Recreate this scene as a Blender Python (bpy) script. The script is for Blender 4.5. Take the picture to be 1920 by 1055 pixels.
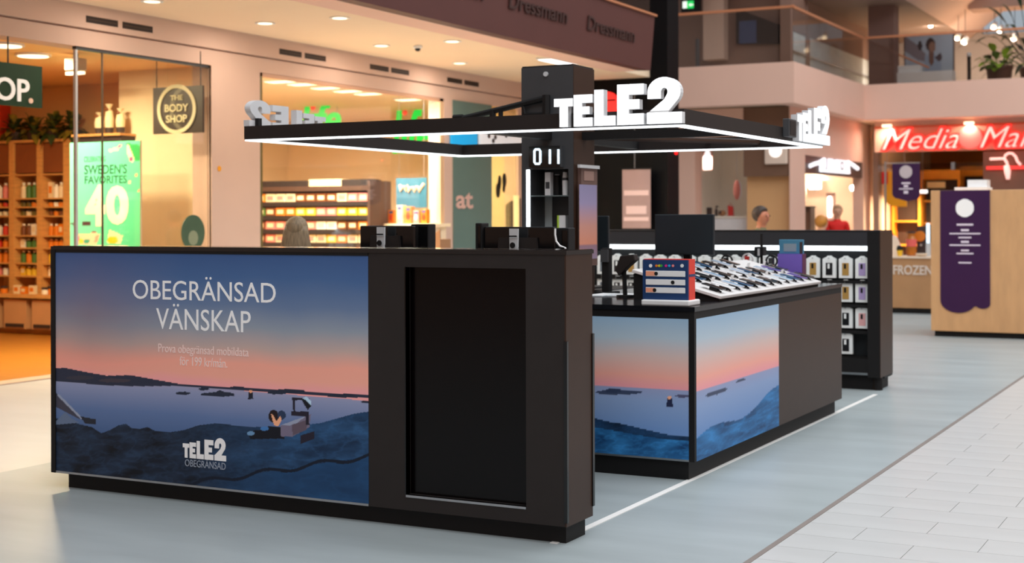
import bpy, bmesh, math, random
import numpy as np
from mathutils import Matrix, Vector
random.seed(7)
rng = np.random.default_rng(7)
ORD = ['first', 'second', 'third', 'fourth', 'fifth', 'sixth', 'seventh', 'eighth', 'ninth', 'tenth', 'eleventh', 'twelfth'] + ['%dth' % i for i in range(13, 40)]
for o in list(bpy.data.objects): bpy.data.objects.remove(o)
SC = bpy.context.scene
COL = SC.collection

# ---------------------------------------------------------------- camera, world, light, exposure
F, CX, HY, EYE = 2690.0, 960.0, 409.0, 1.6          # photograph taken as 1920 x 1055 pixels
ANG = math.atan((2365 - 960) / F); ROLL = math.radians(0.157)
RM = Matrix.Rotation(ANG, 3, 'Z') @ Matrix.Rotation(math.pi / 2, 3, 'X') @ Matrix.Rotation(-ROLL, 3, 'Z')
cam = bpy.data.objects.new('camera', bpy.data.cameras.new('camera')); COL.objects.link(cam)
cam.matrix_world = Matrix.Translation((0, 0, EYE)) @ RM.to_4x4()
cam.data.sensor_width = 36.0; cam.data.lens = 36.0 * F / 1920.0
cam.data.shift_y = -(527.5 - HY) / 1920.0
cam.data.clip_start = 0.05; cam.data.clip_end = 200
cam.data.dof.use_dof = True; cam.data.dof.focus_distance = 7.6; cam.data.dof.aperture_fstop = 2.6
SC.camera = cam

w = bpy.data.worlds.new('hall_daylight'); SC.world = w; w.use_nodes = True
w.node_tree.nodes['Background'].inputs[0].default_value = (0.80, 0.90, 1.0, 1)
w.node_tree.nodes['Background'].inputs[1].default_value = 0.42
vs = SC.view_settings
vs.view_transform = 'Standard'; vs.look = 'None'; vs.gamma = 1.0; vs.use_curve_mapping = False
vs.exposure = 0.06

def area(name, loc, sx, sy, energy, col, rot=(0, 0, 0)):
    l = bpy.data.lights.new(name, 'AREA'); l.shape = 'RECTANGLE'; l.size = sx; l.size_y = sy
    l.energy = energy; l.color = col
    o = bpy.data.objects.new(name, l); COL.objects.link(o); o.location = loc; o.rotation_euler = rot
    return o
WARM = (1.0, 0.74, 0.48); PEACH = (1.0, 0.85, 0.70); COOL = (0.9, 0.96, 1.0)
area('atrium_skylight_offscreen', (1.5, 10.5, 12.0), 13, 38, 4000, (0.95, 0.98, 1.0))     # glazed roof of the hall, above the frame
DOWN, FRONTW = (0, 0, 0), (math.pi / 2, 0, 0)     # a lamp's own light is set in that lamp's builder

# ---------------------------------------------------------------- pixel helpers (a pixel gives a direction, a plane gives the place)
CAMP = Vector((0, 0, EYE))
def ray(px, py): return RM @ Vector(((px - CX) / F, -(py - HY) / F, -1.0))
def AX(px, py, x): d = ray(px, py); return CAMP + d * (x / d.x)
def AY(px, py, y): d = ray(px, py); return CAMP + d * (y / d.y)
def AZ(px, py, z=0.0): d = ray(px, py); return CAMP + d * ((z - EYE) / d.z)
RMT = np.array(RM).T
def PX(P):
    p = (np.asarray(P, float) - np.array([0, 0, EYE])) @ RMT.T
    return CX + F * p[..., 0] / -p[..., 2], HY - F * p[..., 1] / -p[..., 2]

# ---------------------------------------------------------------- materials
def lin(h):
    if not isinstance(h, str): return tuple(h)
    h = h.lstrip('#'); out = []
    for i in (0, 2, 4):
        c = int(h[i:i + 2], 16) / 255
        out.append(c / 12.92 if c <= 0.04045 else ((c + 0.055) / 1.055) ** 2.4)
    return tuple(out)
MATS = {}
def M(name, col='#888888', rough=0.5, metal=0.0, emit=0.0, ecol=None, noise=0.0, scale=4.0, stretch=(1, 1, 1), bump=0.0, spec=0.5, coat=0.0):
    if name in MATS: return MATS[name]
    m = bpy.data.materials.new(name); m.use_nodes = True
    nt = m.node_tree; b = nt.nodes['Principled BSDF']; c = lin(col)
    b.inputs['Base Color'].default_value = (*c, 1); b.inputs['Roughness'].default_value = rough
    b.inputs['Metallic'].default_value = metal; b.inputs['Specular IOR Level'].default_value = spec
    b.inputs['Coat Weight'].default_value = coat
    if emit:
        b.inputs['Emission Color'].default_value = (*lin(ecol or col), 1); b.inputs['Emission Strength'].default_value = emit
    if noise or bump:
        tc = nt.nodes.new('ShaderNodeTexCoord'); mp = nt.nodes.new('ShaderNodeMapping'); nz = nt.nodes.new('ShaderNodeTexNoise')
        mp.inputs['Scale'].default_value = stretch; nz.inputs['Scale'].default_value = scale; nz.inputs['Detail'].default_value = 6
        nt.links.new(tc.outputs['Object'], mp.inputs[0]); nt.links.new(mp.outputs[0], nz.inputs['Vector'])
        if noise:
            r = nt.nodes.new('ShaderNodeValToRGB')
            r.color_ramp.elements[0].position = 0.3; r.color_ramp.elements[1].position = 0.7
            r.color_ramp.elements[0].color = (*[x * (1 - noise) for x in c], 1)
            r.color_ramp.elements[1].color = (*[min(1, x * (1 + noise)) for x in c], 1)
            nt.links.new(nz.outputs['Fac'], r.inputs[0]); nt.links.new(r.outputs[0], b.inputs['Base Color'])
        if bump:
            bp = nt.nodes.new('ShaderNodeBump'); bp.inputs['Strength'].default_value = bump; bp.inputs['Distance'].default_value = 0.01
            nt.links.new(nz.outputs['Fac'], bp.inputs['Height']); nt.links.new(bp.outputs[0], b.inputs['Normal'])
    MATS[name] = m; return m
def glass(name, tint=(0.96, 0.98, 0.97), refl=0.09):
    if name in MATS: return MATS[name]
    m = bpy.data.materials.new(name); m.use_nodes = True; nt = m.node_tree; nt.nodes.clear()
    out = nt.nodes.new('ShaderNodeOutputMaterial'); mx = nt.nodes.new('ShaderNodeMixShader')
    t = nt.nodes.new('ShaderNodeBsdfTransparent'); g = nt.nodes.new('ShaderNodeBsdfGlossy')
    t.inputs[0].default_value = (*tint, 1); g.inputs['Roughness'].default_value = 0.03
    fr = nt.nodes.new('ShaderNodeLayerWeight'); fr.inputs[0].default_value = 0.25
    mul = nt.nodes.new('ShaderNodeMath'); mul.operation = 'MULTIPLY_ADD'; mul.inputs[1].default_value = 0.20; mul.inputs[2].default_value = refl * 0.6
    nt.links.new(fr.outputs['Fresnel'], mul.inputs[0]); nt.links.new(mul.outputs[0], mx.inputs[0])
    nt.links.new(t.outputs[0], mx.inputs[1]); nt.links.new(g.outputs[0], mx.inputs[2]); nt.links.new(mx.outputs[0], out.inputs[0])
    MATS[name] = m; return m
def printed(name, rough=0.5, coat=0.03):
    if name in MATS: return MATS[name]
    m = bpy.data.materials.new(name); m.use_nodes = True; nt = m.node_tree; b = nt.nodes['Principled BSDF']
    a = nt.nodes.new('ShaderNodeVertexColor'); a.layer_name = 'print'
    nt.links.new(a.outputs[0], b.inputs['Base Color']); b.inputs['Roughness'].default_value = rough; b.inputs['Coat Weight'].default_value = coat
    b.inputs['Specular IOR Level'].default_value = 0.3
    MATS[name] = m; return m

# ---------------------------------------------------------------- mesh builder
def root_of(o):
    while o.parent: o = o.parent
    return o
class B:
    def __init__(s): s.v = []; s.f = []
    def add(s, vs_, fs_):
        n = len(s.v); s.v += [tuple(map(float, p)) for p in vs_]; s.f += [tuple(i + n for i in f) for f in fs_]; return s
    def box(s, x0, x1, y0, y1, z0, z1):
        x0, x1 = min(x0, x1), max(x0, x1); y0, y1 = min(y0, y1), max(y0, y1); z0, z1 = min(z0, z1), max(z0, z1)
        return s.add([(x0, y0, z0), (x1, y0, z0), (x1, y1, z0), (x0, y1, z0), (x0, y0, z1), (x1, y0, z1), (x1, y1, z1), (x0, y1, z1)],
                     [(3, 2, 1, 0), (4, 5, 6, 7), (0, 1, 5, 4), (1, 2, 6, 5), (2, 3, 7, 6), (3, 0, 4, 7)])
    def prism(s, poly, o, u, v, n, d):
        o, u, v, n = map(Vector, (o, u, v, n)); k = len(poly)
        A = [o + u * a + v * b for a, b in poly]; Bk = [p - n * d for p in A]
        a2 = sum(poly[i][0] * poly[(i + 1) % k][1] - poly[(i + 1) % k][0] * poly[i][1] for i in range(k))
        flip = (a2 < 0) != (u.cross(v).dot(n) < 0)
        top = list(range(k)); bot = list(range(2 * k - 1, k - 1, -1)); side = [(i, k + i, k + (i + 1) % k, (i + 1) % k) for i in range(k)]
        fs_ = [tuple(top), tuple(bot)] + side
        if flip: fs_ = [tuple(reversed(f)) for f in fs_]
        return s.add(A + Bk, fs_)
    def cyl(s, p0, p1, r0, r1=None, n=12):
        r1 = r0 if r1 is None else r1; p0, p1 = Vector(p0), Vector(p1); d = (p1 - p0).normalized()
        a = d.orthogonal().normalized(); b = d.cross(a)
        V = [p0 + (a * math.cos(t) + b * math.sin(t)) * r0 for t in [2 * math.pi * i / n for i in range(n)]]
        V += [p1 + (a * math.cos(t) + b * math.sin(t)) * r1 for t in [2 * math.pi * i / n for i in range(n)]]
        return s.add(V, [tuple(range(n - 1, -1, -1)), tuple(range(n, 2 * n))] + [(i, (i + 1) % n, n + (i + 1) % n, n + i) for i in range(n)])
    def lathe(s, c, prof, n=16, sx=1, sy=1):
        V = []; Fs = []; k = len(prof)
        for r, z in prof:
            for i in range(n):
                t = 2 * math.pi * i / n; V.append((c[0] + r * sx * math.cos(t), c[1] + r * sy * math.sin(t), c[2] + z))
        for j in range(k - 1):
            for i in range(n): Fs.append((j * n + i, j * n + (i + 1) % n, (j + 1) * n + (i + 1) % n, (j + 1) * n + i))
        Fs.append(tuple(range(n - 1, -1, -1))); Fs.append(tuple((k - 1) * n + i for i in range(n)))
        return s.add(V, Fs)
    def sphere(s, c, rx, ry=None, rz=None, n=16, m=10, f=None):
        ry = ry or rx; rz = rz or rx
        prof = []; V = []; Fs = []
        for j in range(m + 1):
            ph = -math.pi / 2 + math.pi * j / m
            for i in range(n):
                t = 2 * math.pi * i / n
                p = Vector((math.cos(ph) * math.cos(t), math.cos(ph) * math.sin(t), math.sin(ph)))
                if f: p = Vector(f(p))
                V.append((c[0] + p.x * rx, c[1] + p.y * ry, c[2] + p.z * rz))
        for j in range(m):
            for i in range(n): Fs.append((j * n + i, j * n + (i + 1) % n, (j + 1) * n + (i + 1) % n, (j + 1) * n + i))
        return s.add(V, Fs)
    def tube(s, path, r, n=8):
        path = [Vector(p) for p in path]; rings = []; prev = None
        for i, p in enumerate(path):
            d = (path[min(i + 1, len(path) - 1)] - path[max(i - 1, 0)]).normalized()
            a = prev - d * prev.dot(d) if prev else d.orthogonal()
            a.normalize(); prev = a; b = d.cross(a); rr = r[i] if isinstance(r, (list, tuple)) else r
            rings.append([p + (a * math.cos(2 * math.pi * k / n) + b * math.sin(2 * math.pi * k / n)) * rr for k in range(n)])
        V = [q for rg in rings for q in rg]; L = len(rings)
        Fs = [(j * n + i, j * n + (i + 1) % n, (j + 1) * n + (i + 1) % n, (j + 1) * n + i) for j in range(L - 1) for i in range(n)]
        Fs += [tuple(range(n - 1, -1, -1)), tuple((L - 1) * n + i for i in range(n))]
        return s.add(V, Fs)
    def build(s, name, mat, parent=None, bevel=0.0, smooth=False, local=False, col=None, seg=2):
        V = np.array(s.v, float)
        if parent is not None:
            if not local: V = V - np.array(root_of(parent).location)
            org = (0, 0, 0)
        elif local: org = (0, 0, 0)
        else:
            lo, hi = V.min(0), V.max(0); org = ((lo[0] + hi[0]) / 2, (lo[1] + hi[1]) / 2, lo[2]); V = V - np.array(org)
        me = bpy.data.meshes.new(name); me.from_pydata(V.tolist(), [], s.f); me.update()
        if col is not None:
            ca = me.color_attributes.new('print', 'FLOAT_COLOR', 'POINT')
            ca.data.foreach_set('color', np.concatenate([col, np.ones((len(col), 1))], 1).astype(np.float32).ravel())
        if bevel:
            bm = bmesh.new(); bm.from_mesh(me); bmesh.ops.remove_doubles(bm, verts=bm.verts, dist=1e-6)
            es = [e for e in bm.edges if len(e.link_faces) == 2 and e.calc_face_angle(0) > 0.5]
            bmesh.ops.bevel(bm, geom=es, offset=bevel, segments=seg, affect='EDGES', profile=0.5, clamp_overlap=True); bm.to_mesh(me); bm.free()
        if smooth: me.shade_smooth()
        me.materials.append(mat)
        o = bpy.data.objects.new(name, me); COL.objects.link(o); o.location = org
        if parent is not None: o.parent = parent
        return o
def tag(o, label=None, cat=None, group=None, kind=None):
    for k, v in (('label', label), ('category', cat), ('group', group), ('kind', kind)):
        if v: o[k] = v
    return o
def thing(name, label, cat, loc, rz=0.0, group=None):
    o = bpy.data.objects.new(name, None); COL.objects.link(o); o.location = loc; o.rotation_euler = (0, 0, rz); o.empty_display_size = 0.1
    return tag(o, label, cat, group)
def struct(name, b, mat, parent=None, **k):
    o = b.build(name, mat, parent, **k)
    if parent is None: o['kind'] = 'structure'
    return o
def dup(root, loc, rot=None, label=None, group=None):
    def cp(o, par):
        c = o.copy(); COL.objects.link(c)
        if par is not None: c.parent = par
        for ch in list(o.children): cp(ch, c)
        return c
    r = cp(root, None); r.location = loc
    if rot is not None: r.rotation_euler = rot
    if label: r['label'] = label
    if group: r['group'] = group
    return r
X_, Y_, Z_ = (1, 0, 0), (0, 1, 0), (0, 0, 1)
FRONT = (X_, Z_, (0, -1, 0))        # a face looking towards -Y: text runs +X
SIDE = (Y_, Z_, (1, 0, 0))          # a face looking towards +X: text runs +Y
FLIP = {}
def text_geo(body, offset=0.0, shear=0.0, spacing=1.0, res=4):
    key = (body, offset, shear, spacing)
    if key in FLIP: return FLIP[key]
    c = bpy.data.curves.new('t', 'FONT'); c.body = body; c.offset = offset; c.shear = shear; c.space_character = spacing; c.resolution_u = res; c.fill_mode = 'FRONT'
    o = bpy.data.objects.new('t', c); COL.objects.link(o); dg = bpy.context.evaluated_depsgraph_get(); dg.update()
    me = bpy.data.meshes.new_from_object(o.evaluated_get(dg))
    V = np.array([v.co[:2] for v in me.vertices]); Fs = [tuple(p.vertices) for p in me.polygons]
    bpy.data.objects.remove(o); bpy.data.curves.remove(c); bpy.data.meshes.remove(me)
    FLIP[key] = (V, Fs); return V, Fs
def text(name, body, o, axes, w_, h_, depth, mat, parent, offset=0.0, shear=0.0, spacing=1.0, split=False):
    """letters fitted into a w_ x h_ box whose lower-left corner is o; they stand depth proud of the plane"""
    V, Fs = text_geo(body, offset, shear, spacing); lo, hi = V.min(0), V.max(0)
    S = (V - lo) / (hi - lo) * np.array([w_, h_])
    u, v, n = (np.array(a, float) for a in axes); o = np.array(o, float)
    top = o + S[:, :1] * u + S[:, 1:] * v + n * depth; bot = o + S[:, :1] * u + S[:, 1:] * v
    b = B(); k = len(S); b.v = [tuple(p) for p in np.concatenate([top, bot])]
    cnt = {}
    for f in Fs:
        for i in range(len(f)):
            e = (f[i], f[(i + 1) % len(f)]); cnt[e] = 1
    b.f = [tuple(f) for f in Fs] + [(e[1], e[0], e[0] + k, e[1] + k) for e in cnt if (e[1], e[0]) not in cnt]
    if np.dot(np.cross(u, v), n) < 0: b.f = [tuple(reversed(f)) for f in b.f]
    if not split: return b.build(name, mat, parent)
    par = list(range(2 * k))
    def find(x):
        while par[x] != x: par[x] = par[par[x]]; x = par[x]
        return x
    for f in b.f:
        for i in f[1:]: par[find(i)] = find(f[0])
    isl = {}
    for f in b.f: isl.setdefault(find(f[0]), []).append(f)
    out = []
    for r_, fs_ in sorted(isl.items(), key=lambda kv: min(b.v[i][0] + b.v[i][1] for f in kv[1] for i in f)):
        ids = sorted({i for f in fs_ for i in f}); mp = {i: q for q, i in enumerate(ids)}; c = B()
        c.v = [b.v[i] for i in ids]; c.f = [tuple(mp[i] for i in f) for f in fs_]; out.append(c.build(name, mat, parent))
    return out[0]
def text_px(name, body, rect, plane, val, depth, mat, parent, **k):
    """rect = photo pixels of the written words on a known plane"""
    x0, y0, x1, y1 = rect; xm = (x0 + x1) / 2; ym = (y0 + y1) / 2
    fn, axes = (AY, FRONT) if plane == 'Y' else (AX, SIDE)
    a, c = fn(x0, ym, val), fn(x1, ym, val); lo, hi = fn(xm, y1, val), fn(xm, y0, val)
    o = Vector((a.x, a.y, lo.z))
    return text(name, body, o, axes, (c - a).length if plane == 'Y' else abs(c.y - a.y), hi.z - lo.z, depth, mat, parent, **k)
def inpoly(px, py, poly):
    r = np.zeros(px.shape, bool); k = len(poly)
    for i in range(k):
        x0, y0 = poly[i]; x1, y1 = poly[(i + 1) % k]
        if y0 == y1: continue
        c = ((y0 > py) != (y1 > py)) & (px < (x1 - x0) * (py - y0) / (y1 - y0) + x0); r ^= c
    return r
def ell(px, py, cx, cy, rx, ry): return ((px - cx) / rx) ** 2 + ((py - cy) / ry) ** 2 < 1
def ramp(t, stops):
    ts = [a for a, _ in stops]; cs = np.array([lin(c) for _, c in stops])
    return np.stack([np.interp(t, ts, cs[:, i]) for i in range(3)], -1)
def fbm(x, y, seed=0, octs=4):
    r = np.zeros_like(x); g = np.random.default_rng(seed); amp = 1; tot = 0
    for k in range(octs):
        for _ in range(3):
            a, ph = g.uniform(0, 6.28, 2); fr = (2 ** k) * g.uniform(0.7, 1.4)
            r += amp / 3 * np.sin(fr * (x * math.cos(a) + y * math.sin(a)) + ph + 1.5 * np.sin(fr * 0.6 * (y * math.cos(a) - x * math.sin(a)) + ph * 2))
        tot += amp; amp *= 0.55
    return r / tot
def print_grid(name, axes, o, w_, h_, nx, ny, paint, parent, mat):
    u, v, n = (np.array(a, float) for a in axes); o = np.array(o, float)
    gu, gv = np.meshgrid(np.linspace(0, 1, nx), np.linspace(0, 1, ny)); gu = gu.ravel(); gv = gv.ravel()
    P = o + gu[:, None] * w_ * u + gv[:, None] * h_ * v
    px, py = PX(P); colr = np.clip(paint(gu, gv, px, py), 0, 1)
    b = B(); b.v = [tuple(p) for p in P]
    b.f = [(j * nx + i, j * nx + i + 1, (j + 1) * nx + i + 1, (j + 1) * nx + i) for j in range(ny - 1) for i in range(nx - 1)]
    if np.dot(np.cross(u, v), n) < 0: b.f = [tuple(reversed(f)) for f in b.f]
    return b.build(name, mat, parent, col=colr)

# ---------------------------------------------------------------- palette
m_wall = M('plaster_salmon', '#d2b3a2', 0.8, noise=0.03, scale=1.5)
m_fascia = M('fascia_salmon', '#ecc2ae', 0.7, noise=0.02, scale=1.0)
m_ceil = M('ceiling_cream', '#f6dcbc', 0.8, noise=0.02, scale=1)
m_maroon = M('fascia_maroon', '#58302b', 0.55, noise=0.05, scale=1.5)
m_letter_dark = M('letter_brown', '#3d2420', 0.5)
m_black = M('kiosk_black', '#241f1e', 0.5, noise=0.06, scale=9, spec=0.35)
m_black2 = M('matt_black', '#121112', 0.6, noise=0.05, scale=9, spec=0.3)
m_gloss = M('gloss_black', '#0c0c0e', 0.12, noise=0.05, scale=3)
m_brownblk = M('laminate_brown_black', '#37241a', 0.42, noise=0.06, scale=7, spec=0.3)
m_screen = M('screen_glass', '#060304', 0.2, noise=0.1, scale=1, spec=0.25)
m_steel = M('brushed_steel', '#b9bcc0', 0.3, metal=1.0, noise=0.05, scale=20)
m_silver = M('silver_plastic', '#c8cacc', 0.35, noise=0.03, scale=20)
m_white = M('white_plastic', '#e9e9ea', 0.45, noise=0.02, scale=15)
m_led = M('led_strip', '#ffffff', 0.4, emit=2.2, ecol='#f4fbff')
m_sign = M('lit_letter', '#ffffff', 0.4, emit=1.1, ecol='#f4fafc')
m_grey_letter = M('letter_back_grey', '#d5d6d8', 0.5, noise=0.03, scale=10)
m_glass = glass('clear_glass'); m_glass2 = glass('balustrade_glass', (0.84, 0.82, 0.80), 0.04)
m_wood = M('warm_wood', '#d9a05c', 0.5, noise=0.12, scale=5, stretch=(1, 1, 6))
m_ply = M('kiosk_plywood', '#d0a070', 0.5, noise=0.06, scale=3, stretch=(4, 1, 1))
m_tele = M('dark_grey_metal', '#3b3d40', 0.45, noise=0.05, scale=8)

# ================================================================= THE SETTING
fl = M('floor_light_stone', '#bcbcbb', 0.34, noise=0.05, scale=1.2, stretch=(1, 3, 1))
fg = M('floor_grey_stone', '#9ca5a7', 0.38, noise=0.10, scale=1.3, stretch=(0.6, 2.5, 1), spec=0.35)
fj = M('floor_joint', '#7b706a', 0.6, noise=0.05, scale=6)
fw = M('shop_wood_floor', '#b5762a', 0.35, noise=0.12, scale=3, stretch=(1, 8, 1))
floor = struct('floor', B().box(-11.0, 12, -4, 46, -0.2, -0.012), M('floor_bed', '#c9bfb2', 0.35, noise=0.05, scale=1.2))
struct('floor_left_stone', B().box(-10.9, -7.08, -4, 26, -0.012, 0.0), fl, floor)
struct('floor_grey_band', B().box(-7.08, -2.135, -4, 46, -0.012, 0.0), fg, floor)
struct('floor_far_stone', B().box(-2.105, 12, 18.5, 46, -0.012, 0.0).box(-10.9, -7.08, 26, 46, -0.012, 0), fl, floor)
struct('floor_seam', B().box(-2.135, -2.105, -4, 46, -0.012, 0.0008), fj, floor)
struct('trim_1', B().box(-3.112, -3.072, 6.35, 13.0, -0.01, 0.003), M('white_floor_strip', '#f1efec', 0.4, noise=0.02, scale=5))
struct('floor_outer_stone', B().box(0.915, 12, -4, 18.5, -0.012, 0.0).box(-2.105, 0.915, -4, 5.0, -0.012, 0).box(-2.105, 0.915, 16.1, 18.5, -0.012, 0), fl, floor)
tile_b = B().box(-0.2985, 0.2985, -0.1485, 0.1485, -0.012, 0.0)
tile0 = None
for j in range(37):
    off = 0.3 if j % 2 else 0.0
    xs = [(-2.105 + 0.0015, 0)] if False else None
    for i in range(-1, 5):
        xc = -2.105 + off + 0.6 * i + 0.3
        lo, hi = max(xc - 0.2985, -2.1035), min(xc + 0.2985, 0.9135)
        if hi - lo < 0.05: continue
        yc = 5.15 + 0.3 * j
        if hi - lo < 0.59:
            t = B().box(-(hi - lo) / 2, (hi - lo) / 2, -0.1485, 0.1485, -0.012, 0.0).build('tile', fl, floor, local=True)
        elif tile0 is None: t = tile0 = tile_b.build('tile', fl, floor, local=True)
        else: t = tile0.copy(); COL.objects.link(t)
        t.location = Vector(((lo + hi) / 2, yc, 0)) - floor.location

struct('wall_hall_right', B().box(11.5, 11.8, -9, 46, 0, 11.5), M('hall_wall_beige', '#b08e78', 0.7, noise=0.06, scale=0.6))
struct('wall_hall_near', B().box(-12.6, 11.8, -9.3, -9.0, 0, 11.5), MATS['hall_wall_beige'])
struct('floor_hall_near', B().box(-12.6, 12, -9.3, -4, -0.2, 0.0), fl)
struct('wall_left_near', B().box(-11.2, -10.9, -9, 4.0, 0, 11.5), MATS['hall_wall_beige'])
# --- left wall of shops (plane X = -10.83, facing +X)
XW = -10.83
wl = struct('wall_left', B().box(-11.1, XW, 4.0, 21.2, 3.39, 3.565), m_wall)
struct('bulkhead', B().box(-11.1, XW + 0.03, 4.0, 21.2, 3.585, 3.83), m_wall, wl)
struct('wall_reveal', B().box(-11.1, XW - 0.03, 4.0, 21.2, 3.565, 3.585), m_wall, wl)
struct('pillar', B().box(-11.1, XW, 13.17, 14.10, 0, 3.39), m_wall, wl)
struct('pillar', B().box(-11.1, XW - 0.0, 18.55, 18.80, 0, 3.39), m_wall, wl)
struct('pillar', B().box(-11.1, XW, 4.0, 8.0, 0, 3.39), m_wall, wl)
struct('pillar', B().box(-11.1, XW - 0.005, 20.98, 21.2, 0, 3.39), m_wall, wl)
struct('jamb', B().box(-10.85, XW + 0.012, 13.17, 13.40, 0, 3.39), m_wall, wl)
vent_m = M('vent_dark', '#2a1c16', 0.7)
for a, b_ in ((157, 282), (520, 607), (690, 763), (835, 894)):
    ya, yb = AX(a, 60, XW).y, AX(b_, 60, XW).y; mid = (ya + yb) / 2
    v = thing('ceiling_vent', {157: 'dark slot vent in bulkhead above the large shop glass pane', 520: 'dark slot vent in bulkhead above left end of health shop window', 690: 'dark slot vent in bulkhead above right half of health shop window', 835: 'dark slot vent in bulkhead above the teal panel'}[a], 'vent', (XW + 0.03, mid, 3.645), group='slot vents along the bulkhead')
    for y0, y1 in ((ya, mid - 0.035), (mid + 0.035, yb)):
        fr = B().box(XW + 0.028, XW + 0.034, y0, y1, 3.645, 3.715).build('slot', vent_m, v)
        B().box(XW + 0.034, XW + 0.037, y0 + 0.02, y1 - 0.02, 3.676, 3.684).build('louvre', M('vent_blade', '#4a3428', 0.6), fr)
cl = struct('ceiling', B().box(-11.1, -8.60, 3.0, 21.2, 3.83, 4.05), m_ceil)
struct('ceiling_edge', B().box(-8.60, -8.0, 3.0, 19.75, 3.785, 4.05), m_fascia, cl)
struct('ceiling_end', B().box(-11.1, -9.75, 21.2, 23.0, 0, 4.6), m_wall, cl)
# maroon gallery fascia with raised letters, leaning slightly outwards
fb = B().prism([(-8.0, 3.775), (-7.93, 4.57), (-8.3, 4.57), (-8.3, 3.79)], (0, 19.75, 0), X_, Z_, Y_, 17.5)
fascia_left = struct('wall_gallery_left', fb, m_maroon)
struct('trim_2', B().box(-8.02, -7.90, 2.3, 19.78, 4.57, 4.60), M('copper_trim', '#d08a62', 0.4, metal=0.3))
sign_n = ['brown raised letters on maroon fascia cut off by top edge of view', 'brown raised lettering on maroon fascia, middle one of three', 'brown raised lettering on maroon fascia nearest the black tower']
sign_n[0] = 'brown raised lettering on maroon fascia farthest from the black tower'
for k, (y0, y1) in enumerate(((12.92, 14.53), (15.17, 16.78), (17.42, 19.03))):
    t = thing('fascia_lettering', sign_n[k], 'sign', (-7.97, y0, 4.11), group='shop names along the maroon fascia')
    text('letter', 'Dressmann', (-7.968, y0, 4.11), (Y_, (0.088, 0, 0.996), (0.996, 0, -0.088)), y1 - y0, 0.19, 0.02, m_letter_dark, t, offset=0.012, split=True)
bg = struct('window_1', B().box(-8.0, -7.985, 2.5, 19.7, 4.60, 5.62), m_glass2)
struct('trim_3', B().box(-8.03, -7.955, 2.5, 19.72, 5.62, 5.66), MATS['copper_trim'])
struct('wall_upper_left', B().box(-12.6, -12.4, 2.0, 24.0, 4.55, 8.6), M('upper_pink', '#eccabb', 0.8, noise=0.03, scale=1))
struct('floor_upper_left', B().box(-12.5, -8.3, 2.5, 19.75, 4.05, 4.56), m_wall)
# recessed downlights, smoke detector
m_spot = M('downlight_glow', '#fff0d8', 0.4, emit=2.2, ecol='#ffe6c0')
for k, (px, py) in enumerate(((285, 2), (497, 43), (637, 33), (715, 85), (848, 77), (862, 118))):
    p = AZ(px, py, 3.83)
    t = thing('downlight', 'round recessed light in warm ceiling, %s counted towards the kiosk tower' % ORD[k], 'ceiling light', (p.x, p.y, 3.82), group='recessed lights under the gallery')
    B().lathe((p.x, p.y, 3.822), [(0.10, 0.008), (0.115, 0.004), (0.115, 0), (0.085, 0)], 20).build('rim', m_white, t, smooth=False)
    B().cyl((p.x, p.y, 3.8195), (p.x, p.y, 3.8215), 0.08, n=20).build('lens', m_spot, t); area('downlight_lamp', (p.x, p.y, 3.816), 0.15, 0.15, 14, PEACH, DOWN)
p = AZ(783, 85, 3.83)
t = thing('smoke_detector', 'small dark round detector hanging from warm ceiling', 'detector', (p.x, p.y, 3.76))
B().lathe((p.x, p.y, 3.79), [(0.05, 0.04), (0.06, 0.02), (0.055, 0)], 16).build('base', m_white, t)
B().lathe((p.x, p.y, 3.755), [(0.02, 0), (0.035, 0.012), (0.035, 0.036)], 16).build('sensor', m_black2, t)
p = AZ(1046, 117, 3.80)
B_ = B().box(p.x - 0.12, p.x + 0.12, p.y - 0.45, p.y + 0.45, 3.80, 3.828)
t = thing('ceiling_panel_light', 'cold white rectangular light panel on ceiling above kiosk tower', 'ceiling light', (p.x, p.y, 3.80))
B_.build('housing', m_white, t); B().box(p.x - 0.1, p.x + 0.1, p.y - 0.43, p.y + 0.43, 3.796, 3.80).build('diffuser', m_led, t); area('ceiling_panel_lamp', (p.x, p.y, 3.793), 0.2, 0.86, 20, COOL, DOWN)

# --- black lift tower behind the kiosk
struct('wall_black_tower', B().box(-9.75, AX(1273, 300, -8.30).x, 21.2, AX(1273, 300, -8.30).y, 0, 9.0), M('tower_black', '#070608', 0.55, noise=0.15, scale=1.2, spec=0.12))
t = thing('round_wall_sign', 'red round lit sign on black tower behind the big white letters', 'sign', AY(1138, 195, 21.17))
c = AY(1138, 195, 21.15)
B().cyl((c.x, 21.199, c.z), (c.x, 21.13, c.z), 0.20, n=28).build('disc', M('red_lit', '#ff3030', 0.4, emit=0.9, ecol='#ff2a26'), t)
B().box(c.x - 0.13, c.x + 0.16, 21.12, 21.13, c.z + 0.045, c.z + 0.07).build('bar', m_black2, t)
a, b_ = AY(1167, 318, 21.0), AY(1220, 428, 21.0)
t = thing('hanging_poster', 'rose brown hanging poster with pale printed blocks before the black tower', 'poster', (a.x, 21.0, b_.z))
B().box(a.x, b_.x, 20.995, 21.005, b_.z, a.z).build('sheet', M('poster_rose', '#a98a84', 0.6, noise=0.05, scale=4), t)
B().box(a.x - 0.01, b_.x + 0.01, 20.985, 21.015, a.z, a.z + 0.02).build('top_rail', m_black2, t)
pm = M('poster_pale', '#e6c4bd', 0.6)
for q in ((1170, 357, 1216, 366), (1174, 386, 1212, 401), (1170, 407, 1216, 414)):
    c0, c1 = AY(q[0], q[1], 20.99), AY(q[2], q[3], 20.99); B().box(c0.x, c1.x, 20.988, 20.995, c1.z, c0.z).build('print_block', pm, t)
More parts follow.
